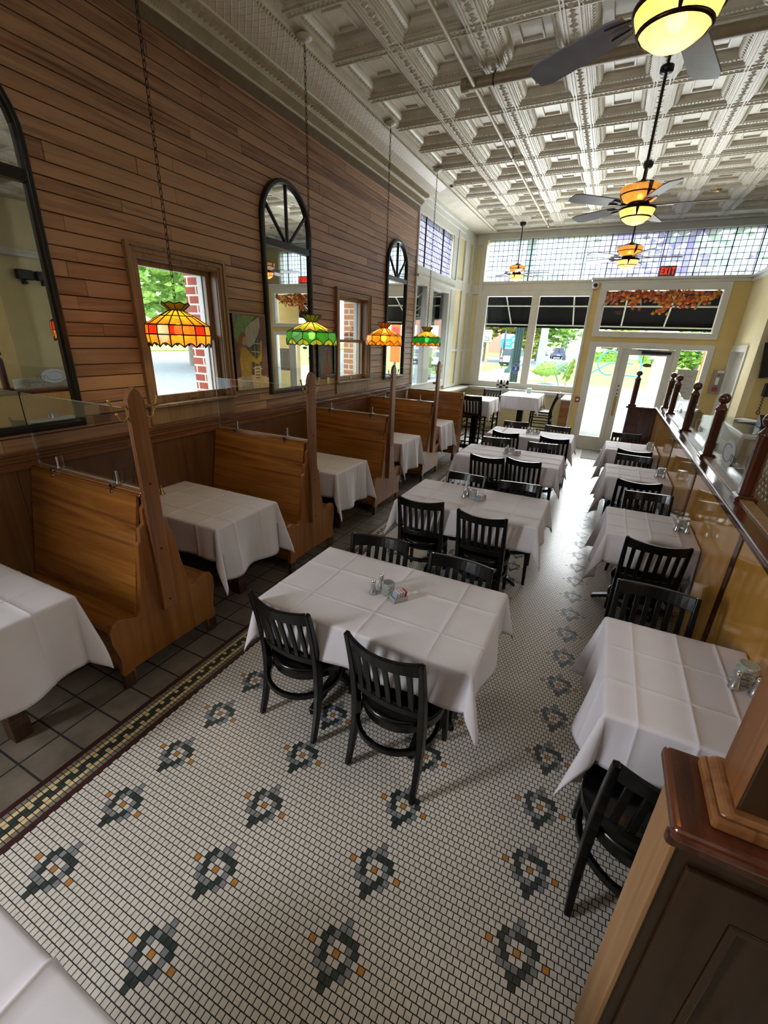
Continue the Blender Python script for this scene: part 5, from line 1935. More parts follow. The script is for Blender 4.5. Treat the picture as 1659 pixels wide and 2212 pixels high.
for (x, z_, a, l_) in ((-.20, 2.80, 215, .16), (-.1, 2.86, 240, .15), (.28, 2.86, 290, .17), (.62, 2.84, 215, .15), (1.25, 2.82, 245, .18), (-.24, 2.92, 265, .14)):
    d = Vector((math.cos(R(a)), 0, math.sin(R(a)))); nn = Vector((-d.z, 0, d.x))
    p = Vector((x, -.03, z_))
    m.add([p, p + d * l_ * .35 + nn * .022, p + d * l_, p + d * l_ * .35 - nn * .022], [(0, 1, 2, 3)])
lv = m.build('pale_leaves', GL[4], t, recalc=False); lv['kind'] = 'stuff'
m = MB(); m.tube([(-.28, -.02, 2.93), (.3, -.02, 2.90), (.9, -.02, 2.93), (1.52, -.02, 2.92)], .008, 6); m.tube([(1.0, -.02, 2.9), (.85, -.02, 2.75), (.68, -.02, 2.6)], .005, 5); m.build('vine', GL[3], t)

# ------------------------------------------------------------------ beyond the partition
t = thing('wall_television', 'dark television tilted on a bracket, cut off at the right edge', 'television', (2.18, 8.43, 1.95))
T = Matrix.Rotation(R(-10), 4, 'Y') @ Matrix.Rotation(R(8), 4, 'X')
m = MB(); m.box(-.22, .60, -.12, -.07, -.25, .24, 0, T); m.build('body', M['blackplastic'], t, bevel=.006)
m = MB(); m.box(-.20, .58, -.124, -.12, -.23, .22, 0, T); m.build('screen', plain('dark_screen', '#2b2a2c', .25, 0, .02), t)
m = MB(); m.box(-.2, .1, -.10, 0, .24, .33); m.build('bracket', M['blackplastic'], t, bevel=.01)
t = thing('wall_phone', 'black wall telephone with coiled cord beside the television', 'telephone', (2.15, 8.43, 1.40))
m = MB(); m.box(-.03, .16, -.06, 0, 0, .19); m.build('body', M['blackplastic'], t, bevel=.01)
m = MB(); m.tube([(.0 + .012 * math.sin(k * .9), -.03 + .012 * math.cos(k * .9), .0 - k * .006) for k in range(36)], .005, 5); m.tube([(.02 * math.cos(R(a)), -.03, -.235 + .028 * math.sin(R(a))) for a in range(0, 360, 30)], .005, 5, closed=True)
m.build('cord', M['blackplastic'], t)
t = thing('host_stand', 'white host counter with glass top beyond the partition', 'counter', (1.62, 7.0, 0))
m = MB(); m.box(-.10, .9, -.9, .55, 0, 1.10); m.build('cabinet', M['white'], t, bevel=.006)
m = MB(); m.box(-.14, .94, -.94, .58, 1.10, 1.155); m.build('top', M['white'], t, bevel=.012)
m = MB(); m.box(-.142, .942, -.942, .582, 1.162, 1.17); m.build('glass_top', M['acrylic'], t)
m = MB(); m.box(-.108, -.10, -.75, .40, .2, .95); m.build('door_panel', M['boothz'], t, bevel=.004)
t = thing('paper_stack', 'loose white papers lying on the host counter', 'papers', (1.78, 7.15, 1.171))
m = MB()
for k in range(5):
    m.box(-.11, .11, -.15, .15, k * .004, k * .004 + .003, 0, Matrix.Rotation(.3 * k - .4, 4, 'Z'))
m.build('sheet', M['whiteplastic'], t)
t = thing('card_terminal', 'black card terminal behind the papers on the host counter', 'card terminal', (1.85, 6.75, 1.171))
m = MB(); m.prism([(-.10, 0), (.10, 0), (.10, .12), (.07, .13), (-.10, .03)], 'x', -.08, .08); m.build('body', M['blackplastic'], t, bevel=.006)
m = MB(); m.box(-.06, .06, -.05, .06, 0, .004, 0, Matrix.Translation((0, 0, .084)) @ Matrix.Rotation(R(30), 4, 'X')); m.build('screen', plain('terminal_screen', '#3c4a5a', .3), t)
t = thing('lattice_screen', 'white wooden lattice screen beyond the nearest ledge posts', 'lattice', (1.34, 4.3, 0))
m = MB(); m.ring('x', -.7, .7, .3, 1.24, .05, .05, .05, .05, -.015, .015); m.build('frame', M['white'], t, bevel=.004)
m = MB()
for k in range(-14, 16):
    for s_ in (1, -1):
        pts = []
        y0_ = k * .09
        a, b = (y0_ - .47, .3), (y0_ + .47, 1.24)
        if s_ < 0:
            a, b = (y0_ + .47, .3), (y0_ - .47, 1.24)
        # clip to the frame
        def clip(p, q):
            if p[0] == q[0]:
                return None
            t0, t1 = 0.0, 1.0
            for lim, sg in ((-.66, 1), (.66, -1)):
                d = q[0] - p[0]
                tt = (lim - p[0]) / d
                if (sg > 0) == (d > 0):
                    t0 = max(t0, tt)
                else:
                    t1 = min(t1, tt)
            if t1 - t0 < .03:
                return None
            f_ = lambda u: (p[0] + (q[0] - p[0]) * u, p[1] + (q[1] - p[1]) * u)
            return f_(t0), f_(t1)
        c = clip(a, b)
        if c:
            m.bar((s_ * .004, c[0][0], c[0][1]), (s_ * .004, c[1][0], c[1][1]), .028, .007, up=(1, 0, 0))
m.build('slats', M['white'], t)
for k, y in enumerate((5.72, 6.08)):
    t = thing('wall_speaker', ['black wall speaker high on the right wall, seen left in the mirror', 'black wall speaker high on the right wall, seen right in the mirror'][k], 'speaker', (4.55, y, 2.86), 0, 'wall speakers reflected in the nearest mirror')
    m = MB(); m.box(-.14, -.02, -.15, .15, 0, .18); m.build('cabinet', M['blackplastic'], t, bevel=.02)
    m = MB(); m.box(-.03, 0, -.04, .04, -.08, .05); m.box(-.09, -.03, -.03, .03, -.08, -.03); m.build('bracket', M['blackplastic'], t)
mb = MB(); mb.box(3.4, 3.75, 4.35, 4.7, 0, 4.28); struct(mb, 'column_1', M['yellow'])

# ------------------------------------------------------------------ the street outside
ZG = -.15
M['asphalt'] = plain('pale_asphalt', '#75787c', .9, 0, .06, 3)
M['paving'] = plain('concrete_paving', '#97938a', .9, 0, .05, 2)
M['grass'] = plain('dry_grass', '#7e8f3f', .95, 0, .15, 5)
M['kerb'] = plain('kerb_concrete', '#a09b92', .9)
M['sand'] = plain('tan_path', '#a8926e', .9, 0, .06, 2)
M['leafgreen'] = plain('tree_leaf_green', '#87ab48', .8, 0, .3, 9)
M['leafyellow'] = plain('tree_leaf_yellow_green', '#93983f', .8, 0, .3, 9)
M['bark'] = plain('grey_bark', '#6f675c', .9, 0, .15, 12)
M['verdigris'] = plain('dark_green_iron', '#2f4a48', .5, .2, .1)
M['palepole'] = plain('pale_green_pole', '#8fae9c', .7)
M['carwhite'] = plain('car_paint_white', '#b9bdc2', .2, .1, .01, 3, 0, .4)
M['carsilver'] = plain('car_paint_silver', '#8c9196', .25, .4, .01, 3, 0, .4)
M['carblue'] = plain('car_paint_navy', '#39486a', .25, .3, .01, 3, 0, .4)
M['carglass'] = plain('car_window_dark', '#2c3640', .08, 0, .02)
M['tyre'] = plain('tyre_rubber', '#18181a', .8)
M['taillight'] = plain('tail_light_red', '#b02a22', .3)
M['signblue'] = plain('sign_blue', '#2f8fc4', .5)
M['blueplastic'] = plain('blue_paint', '#4a8fd0', .4)
M['yellowpaint'] = plain('yellow_paint', '#c9b23c', .5)
mb = MB(); mb.box(-130, 130, -60, 140, ZG - .2, ZG, 0); struct(mb, 'ground', M['asphalt'])
mb = MB(); mb.box(-3.4, 40, YB + .13, 24.0, ZG + .001, ZG + .12); mb.box(-8.3, -3.41, 11.6, 46, ZG + .001, ZG + .10)
struct(mb, 'ground_paving', M['paving'])
mb = MB(); mb.box(-3.4, 40, 24.0, 28.0, ZG + .001, ZG + .11); mb.box(-6.4, -3.4, 24.02, 60, ZG + .002, ZG + .105)
struct(mb, 'ground_sand', M['sand'])
mb = MB(); mb.box(-3.4, 60, 28.0, 100, ZG + .001, ZG + .10); mb.box(-11.0, -8.32, 30, 48, ZG + .001, ZG + .10); mb.box(-90, -44, -40, 130, ZG + .001, ZG + .12); mb.box(-40, -17, 78, 130, ZG + .001, ZG + .1)
tag(mb.build('lawn', M['grass']), 'pale grass strips and park lawn beyond the pavement outside', 'lawn', kind='stuff')
mb = MB()
for k in range(6):
    mb.box(-9.5 - 1.6 * k, -8.9 - 1.6 * k, 4.5, 9.5, ZG + .001, ZG + .006)
mb.box(-20, -9, 3.9, 4.1, ZG + .001, ZG + .006); mb.box(-20, -9, 9.9, 10.1, ZG + .001, ZG + .006)
struct(mb, 'ground_crosswalk', M['whiteplastic'])


def tree(x, y, h, r_, label, seed, mat='leafgreen', trunk=.3, n=700, ls=.35, low=.35):
    t = thing('street_tree', label, 'tree', (x, y, ZG))
    rr = random.Random(seed)
    m = MB(); m.tube([(0, 0, 0), (.05, 0, h * .3), (-.1, .1, h * .6)], [trunk, trunk * .7, trunk * .3], 8)
    for k in range(5):
        a = 2 * PI * k / 5
        m.tube([(0, 0, h * .35), (r_ * .5 * math.cos(a), r_ * .5 * math.sin(a), h * .62)], [trunk * .45, trunk * .12], 6)
    m.build('trunk', M['bark'], t)
    m = MB()
    cl = [(rr.gauss(0, r_ * .42), rr.gauss(0, r_ * .42), h * (low + (1 - low) * rr.random()), r_ * rr.uniform(.28, .5)) for _ in range(16)]
    for k in range(n):
        c = rr.choice(cl)
        v = Vector((rr.gauss(0, 1), rr.gauss(0, 1), rr.gauss(0, 1))).normalized() * c[3] * rr.uniform(.6, 1)
        p = Vector(c[:3]) + v
        E_ = Matrix.Translation(p) @ Matrix.Rotation(rr.uniform(0, 6.28), 4, 'Z') @ Matrix.Rotation(rr.uniform(-1.2, 1.2), 4, 'X')
        s_ = ls * rr.uniform(.6, 1.3)
        m.add([E_ @ Vector(q) for q in ((-s_, 0, 0), (0, -s_ * .6, .05), (s_, 0, 0), (0, s_ * .6, .05))], [(0, 1, 2, 3)])
    lv = m.build('foliage', M[mat], t, recalc=False); lv['kind'] = 'stuff'


tree(-25, 22.2, 13.5, 7.0, 'tall green tree seen through the nearest plank-wall window', 1, 'leafgreen', .4, 6500, .42, .12)
tree(-14.2, 58, 9.0, 4.2, 'green tree beyond the speed limit sign', 2, 'leafyellow', .35, 2200, .45, .15)
tree(-9.6, 60, 8.5, 4.0, 'green tree between the fluted column and the window mullion', 3, 'leafyellow', .35, 2000, .45, .15)
tree(-9.0, 66, 9.0, 4.0, 'tree behind the pale green pole in the right display pane', 4, 'leafgreen', .3, 2200, .45, .2)
tree(-9.5, 105, 9.5, 4.0, 'far dark tree at the right side of the right display pane', 5, 'leafgreen', .4, 600, .5, .2)
tree(1.0, 92, 9, 4.0, 'bushy tree beyond the hedge, behind the left sidelight', 6, 'leafyellow', .3, 1600, .5, .12)
tree(8.6, 60, 7.5, 3.0, 'bright green tree seen through the right sidelight', 7, 'leafgreen', .3, 1600, .35, .1)


def hedge(x0, x1, y0, y1, h, label, seed):
    rr = random.Random(seed)
    t = thing('hedge', label, 'hedge', ((x0 + x1) / 2, (y0 + y1) / 2, ZG + .1))
    m = MB()
    for k in range(900):
        p = Vector((rr.uniform(x0, x1) - (x0 + x1) / 2, rr.uniform(y0, y1) - (y0 + y1) / 2, h * rr.random() ** .6))
        E_ = Matrix.Translation(p) @ Matrix.Rotation(rr.uniform(0, 6.28), 4, 'Z') @ Matrix.Rotation(rr.uniform(-1.2, 1.2), 4, 'X')
        m.add([E_ @ Vector(q) for q in ((-.2, 0, 0), (0, -.12, .03), (.2, 0, 0), (0, .12, .03))], [(0, 1, 2, 3)])
    m.box(-(x1 - x0) / 2 + .1, (x1 - x0) / 2 - .1, -(y1 - y0) / 2 + .1, (y1 - y0) / 2 - .1, 0, h * .85)
    lv = m.build('foliage', M['leafgreen'], t, recalc=False); lv['kind'] = 'stuff'


hedge(-2.6, 1.6, 72, 74, 1.35, 'clipped hedge across the park seen through the left sidelight', 1)
hedge(3.9, 7.2, 76, 78, 1.3, 'clipped hedge across the park seen through the door glass', 2)


def car(x, y, rz, paint, label, van=False, length=4.5, rear=True):
    t = thing('parked_car', label, 'car', (x, y, ZG + .0), rz)
    w, h = .88, (1.75 if van else 1.5)
    L2 = length / 2
    m = MB()
    prof = [(-L2, .30), (-L2 - .02, .55), (-L2 + .03, .92), (-L2 + .05, 1.0), (L2 - 1.35, .98), (L2 - .15, .82), (L2, .60), (L2 - .02, .30)]
    m.prism([(p[0], p[1]) for p in prof], 'x', -w, w)
    T = Matrix.Rotation(R(90), 4, 'Z')
    body = m.build('body', M[paint], t, bevel=.06)
    m = MB()
    vs = []
    for (p, q, ww) in ((-L2 + .06, .99, w - .02), (L2 - 1.25, .98, w - .02), (L2 - 2.0, h - .03, w - .16), (-L2 + (.35 if van else .75), h, w - .16)):
        vs += [(-ww, p, q), (ww, p, q)]
    m.add(vs, [(0, 1, 3, 2), (2, 3, 5, 4), (4, 5, 7, 6), (6, 7, 1, 0), (0, 2, 4, 6), (1, 7, 5, 3)])
    m.build('cabin', M[paint], t, bevel=.05)
    for sx in (-1, 1):
        m = MB(); x_ = sx * (w - .085)
        m.add([(sx * (w - .005), -L2 + .45, 1.03), (sx * (w - .005), L2 - 1.45, 1.02), (sx * (w - .145), L2 - 2.02, h - .10), (sx * (w - .145), -L2 + .85, h - .09)], [(0, 1, 2, 3)])
        m.build('side_window', M['carglass'], t, recalc=False)
    m = MB(); a = -L2 + .05; b = -L2 + (.33 if van else .70)
    m.add([(-w + .12, a + .02, 1.05), (w - .12, a + .02, 1.05), (w - .22, b - .04, h - .08), (-w + .22, b - .04, h - .08)], [(0, 1, 2, 3)])
    m.build('rear_window', M['carglass'], t, recalc=False)
    m = MB(); m.add([(-w + .12, L2 - 1.22, 1.04), (w - .12, L2 - 1.22, 1.04), (w - .22, L2 - 1.93, h - .08), (-w + .22, L2 - 1.93, h - .08)], [(0, 1, 2, 3)])
    m.build('windscreen', M['carglass'], t, recalc=False)
    for sx in (-1, 1):
        m = MB(); m.box(*sorted((sx * (w - .28), sx * (w - .01))), -L2 - .035, -L2 + .02, .72, .90); m.build('tail_light', M['taillight'], t, bevel=.02)
        for yy in (-L2 + .85, L2 - .85):
            m = MB(); m.lathe([(.2, -.1), (.31, -.1), (.33, -.07), (.33, .07), (.31, .1), (.2, .1)], 20, (sx * (w - .08), yy, .33), ax=Matrix.Rotation(R(90), 3, 'Y')); m.lathe([(.19, -.105), (.19, .105)], 14, (sx * (w - .08), yy, .33), 1, ax=Matrix.Rotation(R(90), 3, 'Y'))
            m.build('wheel', [M['tyre'], M['carsilver']], t)
    m = MB(); m.box(-.26, .26, -L2 - .03, -L2 + .02, .56, .70); m.build('number_plate', M['whiteplastic'], t)
    m = MB(); m.box(-w, w, -L2 - .05, -L2 + .1, .30, .48); m.build('bumper', M['tyre'], t, bevel=.03)


car(-8.5, 46.5, R(0), 'carwhite', 'white hatchback parked beyond the left display pane, its tail to the window', True)
car(-8.0, 82, R(12), 'carblue', 'navy utility car parked far up the street in the right display pane', True)
car(-11.3, 34.8, R(2), 'carwhite', 'white car seen through the right light of the side window', False)
car(-16.5, 42, R(4), 'carsilver', 'silver car seen through the left light of the side window', False)
car(-12.5, 88, R(90), 'carsilver', 'silver car standing across the street behind the trees', False)

t = thing('speed_limit_sign', 'white speed limit 25 sign on a wooden post outside', 'road sign', (-8.5, 35.1, ZG))
m = MB(); m.box(-.09, .09, -.06, .06, 0, 2.95); m.build('post', M['sand'], t)
m = MB(); m.box(-.40, .26, -.10, -.07, 2.18, 3.02); m.build('plate', M['whiteplastic'], t, bevel=.01)


def text_obj(txt, size, loc, rot, mat, name, parent, ext=.004):
    cu = bpy.data.curves.new(name, 'FONT'); cu.body = txt; cu.size = size; cu.align_x = 'CENTER'; cu.extrude = ext
    o = bpy.data.objects.new(name, cu); COL.objects.link(o)
    dg = bpy.context.evaluated_depsgraph_get()
    me = bpy.data.meshes.new_from_object(o.evaluated_get(dg))
    bpy.data.objects.remove(o); bpy.data.curves.remove(cu)
    me.materials.clear(); me.materials.append(mat)
    n = bpy.data.objects.new(name, me); COL.objects.link(n)
    n.location = loc; n.rotation_euler = rot; n.parent = parent
    return n


text_obj('SPEED', .16, (-.07, -.107, 2.84), (R(90), 0, 0), M['blackplastic'], 'lettering', t)
text_obj('LIMIT', .16, (-.07, -.107, 2.68), (R(90), 0, 0), M['blackplastic'], 'lettering', t)
text_obj('25', .46, (-.07, -.107, 2.27), (R(90), 0, 0), M['blackplastic'], 'numeral', t)

t = thing('lamp_column', 'fluted dark green iron column close outside the left display pane', 'lamp post', (-2.42, 13.6, ZG + .1))
m = MB()
n = 24
prof = []
vs, fs = [], []
for j, z_ in enumerate((0.9, 5.0)):
    for k in range(n):
        rr_ = (.115 if k % 2 == 0 else .095) * (1 - .03 * j)
        vs.append((rr_ * math.cos(2 * PI * k / n), rr_ * math.sin(2 * PI * k / n), z_))
for k in range(n):
    fs.append((k, (k + 1) % n, n + (k + 1) % n, n + k))
m.add(vs, fs); m.build('fluted_shaft', M['verdigris'], t)
m = MB(); m.lathe([(.24, 0), (.24, .12), (.20, .16), (.19, .6), (.15, .7), (.13, .9)], 24); m.build('base', M['verdigris'], t)
t = thing('parking_meter_post', 'small verdigris lamp post base with round blue sign on the kerb', 'post', (-6.55, 34.9, ZG + .1))
m = MB(); m.lathe([(.42, 0), (.40, .25), (.22, .35), (.14, .6), (.10, 1.0), (.09, 1.7)], 16); m.build('base', M['verdigris'], t)
m = MB(); m.lathe([(.05, 1.7), (.05, 2.6)], 10); m.build('stem', M['whiteplastic'], t)
m = MB(); m.prism([(.27 * math.cos(R(a)), 2.3 + .27 * math.sin(R(a))) for a in range(0, 360, 18)], 'y', -.09, -.06); m.build('disc', M['signblue'], t)
m = MB(); m.box(-.08, .08, -.1, -.09, 2.2, 2.42); m.build('emblem', M['whiteplastic'], t)
t = thing('banner_sign', 'blue and white upright information sign by the road', 'sign', (-10.45, 52, ZG))
m = MB(); m.box(-.65, .65, -.1, .1, 1.67, 3.1); m.build('panel', M['signblue'], t)
m = MB(); m.box(-.65, .65, -.12, -.10, 2.6, 3.1); m.box(-.2, .5, -.12, -.1, 2.2, 2.27); m.box(-.2, .35, -.12, -.1, 2.0, 2.07); m.build('white_field', M['whiteplastic'], t)
for sx in (-.8, .8):
    m = MB(); m.box(sx * .7 - .05, sx * .7 + .05, -.06, .06, 0, 1.67); m.build('post', M['verdigris'], t)
t = thing('utility_pole', 'pale green utility pole in the right display pane', 'pole', (-6.7, 52, ZG))
m = MB(); m.tube([(0, 0, 0), (.1, 0, 9)], [.42, .32], 12); m.build('shaft', M['palepole'], t)
t = thing('street_lamp', 'slim dark street lamp with two banners far up the street', 'lamp post', (-6.4, 76.8, ZG))
m = MB(); m.lathe([(.3, 0), (.25, .6), (.10, .9), (.08, 7.2)], 12); m.build('shaft', M['verdigris'], t)
m = MB(); m.lathe([(.1, 7.2), (.28, 7.5), (.2, 8.0), (.02, 8.3)], 12); m.build('lantern', M['verdigris'], t)
m = MB(); m.box(-1.2, -.15, -.02, .02, 4.6, 6.4); m.build('banner', M['signblue'], t)
m = MB(); m.box(.15, 1.2, -.02, .02, 4.6, 6.4); m.build('banner', plain('banner_rose', '#b06a70', .7), t)
t = thing('feather_flag', 'dark furled flag on a thin pole before the white hatchback', 'flag', (-8.15, 39.5, ZG + .1))
m = MB(); m.tube([(0, 0, 0), (.0, 0, 3.1)], .035, 8); m.build('pole', M['verdigris'], t)
m = MB(); m.lathe([(.03, 1.4), (.10, 1.7), (.09, 2.7), (.03, 3.05)], 8, (.0, 0, 0)); m.build('cloth', M['carblue'], t)
t = thing('yellow_railing', 'yellow painted railing outside the right display pane', 'railing', (-3.3, 21, ZG + .1))
m = MB(); m.tube([(-.6, 0, 0), (-.6, 0, .95), (.9, .5, .95), (.9, .5, 0)], .04, 8); m.tube([(-.6, 0, .5), (.9, .5, .5)], .03, 8); m.build('rail', M['yellowpaint'], t)

# elephant-ear plant in a blue pot
t = thing('potted_elephant_ear', 'elephant-ear plant with huge ribbed leaves in a blue pot outside the window', 'plant', (-1.15, 13.6, ZG + .12))
m = MB(); m.lathe([(.15, 0), (.20, .5), (.235, .92), (.25, .95), (.25, 1.0), (.22, 1.0), (.20, .93), (.0001, .92)], 24, (-.36, 0, 0)); m.build('pot', M['blueplastic'], t)
m = MB(); m.box(-.45, -.27, -.245, -.20, .62, .80); m.build('pot_mark', M['whiteplastic'], t)
LM = plain('elephant_leaf_green', '#7fa82c', .45, 0, .12, 6)
LM2 = plain('elephant_leaf_rib', '#b5cf6a', .5)
LM3 = plain('elephant_leaf_greyish', '#6f9a80', .5)  # greyer green for the leaf behind


def ear(base, tip, wid, nrm, mat, name):
    """heart-shaped leaf between base and tip, ribs raised"""
    b, tp = Vector(base), Vector(tip)
    d = tp - b; L_ = d.length; d.normalize()
    nn = Vector(nrm); nn = (nn - d * nn.dot(d)).normalized()
    s_ = d.cross(nn)
    m = MB(); vs = []; fs = []
    NU, NV = 17, 9
    for i in range(NU):
        u = i / (NU - 1)
        w_ = wid * (math.sin(PI * min(1, (u + .12) / 1.12) ** .75)) ** .8 if u < 1 else 0
        for j in range(NV):
            v = -1 + 2 * j / (NV - 1)
            back = -.22 * L_ * (abs(v) ** 1.5) * max(0, 1 - u * 2.2)
            p = b + d * (u * L_ + back) + s_ * (v * w_) + nn * (-.10 * L_ * u * u - .12 * wid * v * v + .025 * math.sin((u * 9 - abs(v) * 2) * PI) * abs(v))
            vs.append(p)
    for i in range(NU - 1):
        for j in range(NV - 1):
            k = i * NV + j
            fs.append((k, k + 1, k + NV + 1, k + NV))
    m.add(vs, fs, 0, True)
    for i in range(0, NU - 3, 2):
        for j0, j1 in ((NV // 2, NV - 1), (NV // 2, 0)):
            q0 = Vector(vs[i * NV + j0]); q1 = Vector(vs[min(NU - 1, i + 2) * NV + j1])
            m.tube([q0 + nn * .006, (q0 + q1) / 2 + nn * .012, q1 + nn * .006], [.008, .005, .002], 4, 1)
    m.tube([Vector(vs[i * NV + NV // 2]) + nn * .004 for i in range(NU)], .009, 5, 1)
    o = m.build(name, [mat, LM2], t, recalc=False)


ear((-.20, -.05, 1.44), (-.74, -.25, 1.36), .26, (-.1, -.75, .65), LM, 'leaf')
ear((.16, -.1, 1.20), (.28, -.15, 1.72), .13, (-.55, -.8, .1), LM, 'leaf')
ear((-.16, .25, 1.34), (.10, .35, 1.60), .17, (-.3, -.8, .4), LM3, 'leaf')
for pts in (((.15, 0, .05), (.12, -.03, .75), (-.21, -.05, 1.43)), ((.18, 0, .05), (.19, -.05, .7), (.17, -.1, 1.2)), ((.14, .05, .05), (.05, .15, .8), (-.15, .25, 1.33))):
    m = MB(); m.tube(pts, [.022, .018, .010], 8); m.build('stalk', M['palepole'], t)

# things in the park seen through the entry
t = thing('sculpture', 'looping light-blue pipe sculpture on the lawn, seen through the entry', 'sculpture', (.2, 38, ZG + .1))
m = MB()
m.tube([(-1.5, 0, 0), (-.9, 0, .45), (-.1, 0, .95), (.9, 0, 1.0), (1.4, 0, .95)], .055, 8)
m.tube([(.9 * math.cos(R(a)) * .9 - .1, .1, .95 + .85 * math.sin(R(a))) for a in range(80, 300, 15)], .055, 8)
m.tube([(-.1, .1, 1.8), (.4, .1, 1.6), (.9, .1, 1.2)], .05, 8)
m.tube([(1.0, .1, .15), (1.9, .1, .1), (2.0, .1, .9), (1.6, .1, 1.7), (2.3, .1, 2.0)], .06, 8)
m.build('loop', M['blueplastic'], t)
t = thing('park_tree_trunk', 'pale tree trunk on the kerb behind the door glass', 'tree', (2.28, 26.8, ZG))
m = MB(); m.tube([(0, 0, 0), (.02, 0, .3), (.0, 0, 2.5), (.1, 0, 7)], [.42, .30, .25, .2], 12); m.build('trunk', M['kerb'], t)
rr = random.Random(44)
m = MB()
for k in range(260):
    p = Vector((rr.gauss(0, 1.3), rr.gauss(0, 1.3), rr.uniform(4.5, 8)))
    m.add([p + Vector(q) for q in ((-.2, 0, 0), (0, -.12, .1), (.2, 0, 0), (0, .12, -.1))], [(0, 1, 2, 3)])
lv = m.build('foliage', M['leafgreen'], t, recalc=False); lv['kind'] = 'stuff'
for k, (x, y, h) in enumerate(((3.3, 58, 2.6), (4.3, 60, 1.7))):
    t = thing('bird_statue', ['taller wading-bird statue on the lawn behind the door glass', 'shorter wading-bird statue on the lawn behind the door glass'][k], 'statue', (x, y, ZG + .1))
    m = MB(); m.lathe([(.0001, -.5), (.2, -.2), (.22, .1), (.0001, .6)], 10, (0, 0, h * .6), ax=Matrix.Rotation(R(70), 3, 'Y')); m.tube([(.3, 0, h * .66), (.5, 0, h * .85), (.35, 0, h), (.65, 0, h * .98)], [.09, .06, .07, .02], 8); m.build('body', M['kerb'], t)
    m = MB(); m.tube([(0, -.08, 0), (-.02, -.08, h * .55)], .03, 6); m.tube([(.1, .08, 0), (.05, .08, h * .55)], .03, 6); m.build('legs', M['verdigris'], t)
t = thing('street_bench', 'dark slatted street bench beyond the right sidelight', 'bench', (4.2, 18.5, ZG + .12))
m = MB()
for k in range(7):
    m.box(-.9 + k * .3, -.86 + k * .3, -.02, .02, .35, .95)
m.box(-.95, .98, -.02, .02, .93, .98); m.box(-.95, .98, -.45, .0, .38, .43)
m.build('slatted_frame', M['verdigris'], t)
t = thing('flower_sign', 'orange and red poster board outside the right sidelight', 'board', (3.6, 22, ZG + .11))
m = MB(); m.box(-.28, .28, -.04, .04, .9, 2.9); m.build('board', GL[0], t)
m = MB(); m.box(-.20, .2, -.05, -.04, 1.9, 2.6); m.build('poster', M['taillight'], t)
m = MB(); m.box(-.05, .05, -.03, .03, 0, .9); m.build('post', M['verdigris'], t)
for k, (x, y, w_, h, c, l) in enumerate(((-30, 108, 26, 7, 'brick', 'low brick building across the far end of the street'), (-58, 55, 24, 6, 'white', 'pale low building far behind the tree, across the side street'), (14, 116, 30, 7, 'white', 'pale building far across the park'))):
    t = thing('building', l, 'building', (x, y, ZG))
    m = MB(); m.box(-w_ / 2, w_ / 2, -5, 5, 0, h); m.build('wall', M[c], t)
    m = MB(); m.box(-w_ / 2 - .3, w_ / 2 + .3, -5.3, 5.3, h, h + .5); m.build('roof', M['bark'], t)
    for q in range(4):
        m = MB(); xx = -w_ / 2 + w_ * (q + .5) / 4; m.box(xx - 1.1, xx + 1.1, -5.06, -5.0, 1.2, 3.4); m.build('window', M['carglass'], t)

# black awning on a pale tube frame
t = thing('awning', 'black canvas awning on a pale tube frame over the shop front', 'awning', (0, 0, 0))
A0, A1, A2 = (11.55, 3.30), (12.2, 2.90), (12.9, 2.50)
m = MB()
m.add([(-3.7, A0[0], A0[1]), (2.3, A0[0], A0[1]), (2.3, A2[0] + .03, A2[1] + .02), (-3.7, A2[0] + .03, A2[1] + .02)], [(0, 1, 2, 3)])
m.add([(-3.7, A2[0] + .03, A2[1] + .02), (2.3, A2[0] + .03, A2[1] + .02), (2.3, A2[0] + .03, A2[1] - .10), (-3.7, A2[0] + .03, A2[1] - .10)], [(0, 1, 2, 3)])
m.add([(-3.7, A0[0], A0[1]), (-3.7, A2[0] + .03, A2[1]), (-3.7, A0[0], A2[1])], [(0, 1, 2)])
m.add([(2.3, A0[0], A0[1]), (2.3, A2[0] + .03, A2[1]), (2.3, A0[0], A2[1])], [(0, 1, 2)])
cv = m.build('canvas', M['canvas'], t, recalc=False)
sm_ = cv.modifiers.new('thickness', 'SOLIDIFY'); sm_.thickness = .006
for (yy, zz) in (A1, (A2[0] - .02, A2[1])):
    m = MB(); m.tube([(-3.68, yy, zz - .03), (2.28, yy, zz - .03)], .018, 8); m.build('frame_tube', M['white'], t)
for x in (-3.66, -2.55, -1.0, .10, 1.0, 2.0):
    m = MB(); m.tube([(x, A0[0], A0[1] - .03), (x, A2[0], A2[1] - .02)], .018, 8); m.build('frame_tube', M['white'], t)
    if x < -3.5 or x > 1.9:
        m = MB(); m.tube([(x, A0[0], A2[1] - .01), (x, A2[0], A2[1] - .02)], .014, 8); m.build('frame_tube', M['white'], t)
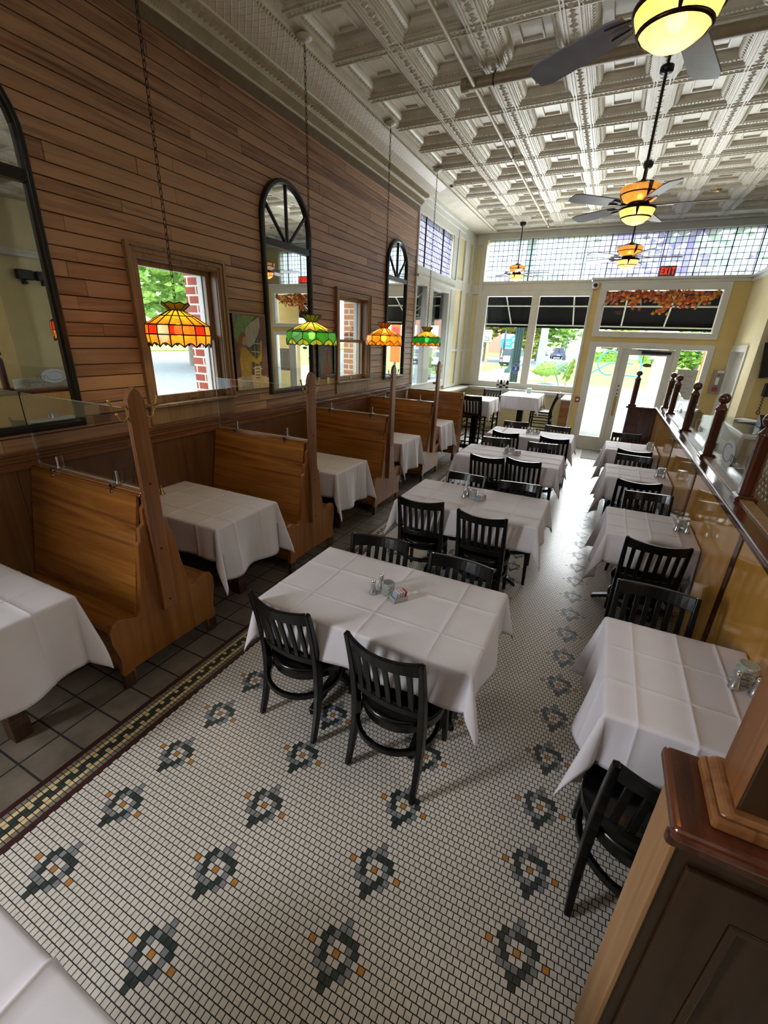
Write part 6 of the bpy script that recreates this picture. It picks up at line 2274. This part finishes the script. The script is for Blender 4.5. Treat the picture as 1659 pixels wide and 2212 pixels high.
t = thing('awning', 'black canvas awning over the side window', 'awning', (0, 0, 0))
m = MB()
m.add([(-3.5, 7.7, 3.15), (-3.5, 10.2, 3.15), (-4.5, 10.2, 2.45), (-4.5, 7.7, 2.45)], [(0, 1, 2, 3)])
m.add([(-4.5, 7.7, 2.45), (-4.5, 10.2, 2.45), (-4.5, 10.2, 2.33), (-4.5, 7.7, 2.33)], [(0, 1, 2, 3)])
m.add([(-3.5, 10.2, 3.15), (-4.5, 10.2, 2.45), (-3.5, 10.2, 2.45)], [(0, 1, 2)])
cv = m.build('canvas', M['canvas'], t, recalc=False)
sm_ = cv.modifiers.new('thickness', 'SOLIDIFY'); sm_.thickness = .006
for y in (7.75, 8.6, 9.45, 10.15):
    m = MB(); m.tube([(-3.5, y, 3.11), (-4.47, y, 2.43)], .018, 8); m.build('frame_tube', M['white'], t)
    m = MB(); m.tube([(-3.5, y, 2.45), (-4.47, y, 2.43)], .014, 8); m.build('frame_tube', M['white'], t)
m = MB(); m.tube([(-4.47, 7.7, 2.43), (-4.47, 10.2, 2.43)], .018, 8); m.build('frame_tube', M['white'], t)
for k, (x, y) in enumerate(((-3.75, 8.62), (-3.75, 9.95))):
    t = thing('porch_post', ['grey porch post close outside the left light of the side window', 'grey porch post close outside the right light of the side window'][k], 'post', (x, y, ZG + .1))
    m = MB(); m.box(-.07, .07, -.07, .07, 0, 3.0); m.build('shaft', plain('porch_grey_%d' % k, '#8b9299', .6), t)
    m = MB(); m.box(-.09, .09, -.09, .09, 0, .2); m.build('plinth', M['kerb'], t)
t = thing('festoon_bulb', 'single festoon light bulb hanging outside the nearest plank-wall window', 'light bulb', (-4.1, 3.08, 1.90))
m = MB(); m.ball((0, 0, 0), .03, 14); m.build('glass', M['whiteplastic'], t)
m = MB(); m.lathe([(.014, .025), (.014, .06)], 10); m.build('socket', M['blackplastic'], t)
m = MB(); m.tube([(0, -2.2, .12), (0, -.6, .075), (0, 0, .062), (0, .8, .09), (0, 2.2, .2)], .005, 6); m.build('cable', M['blackplastic'], t)
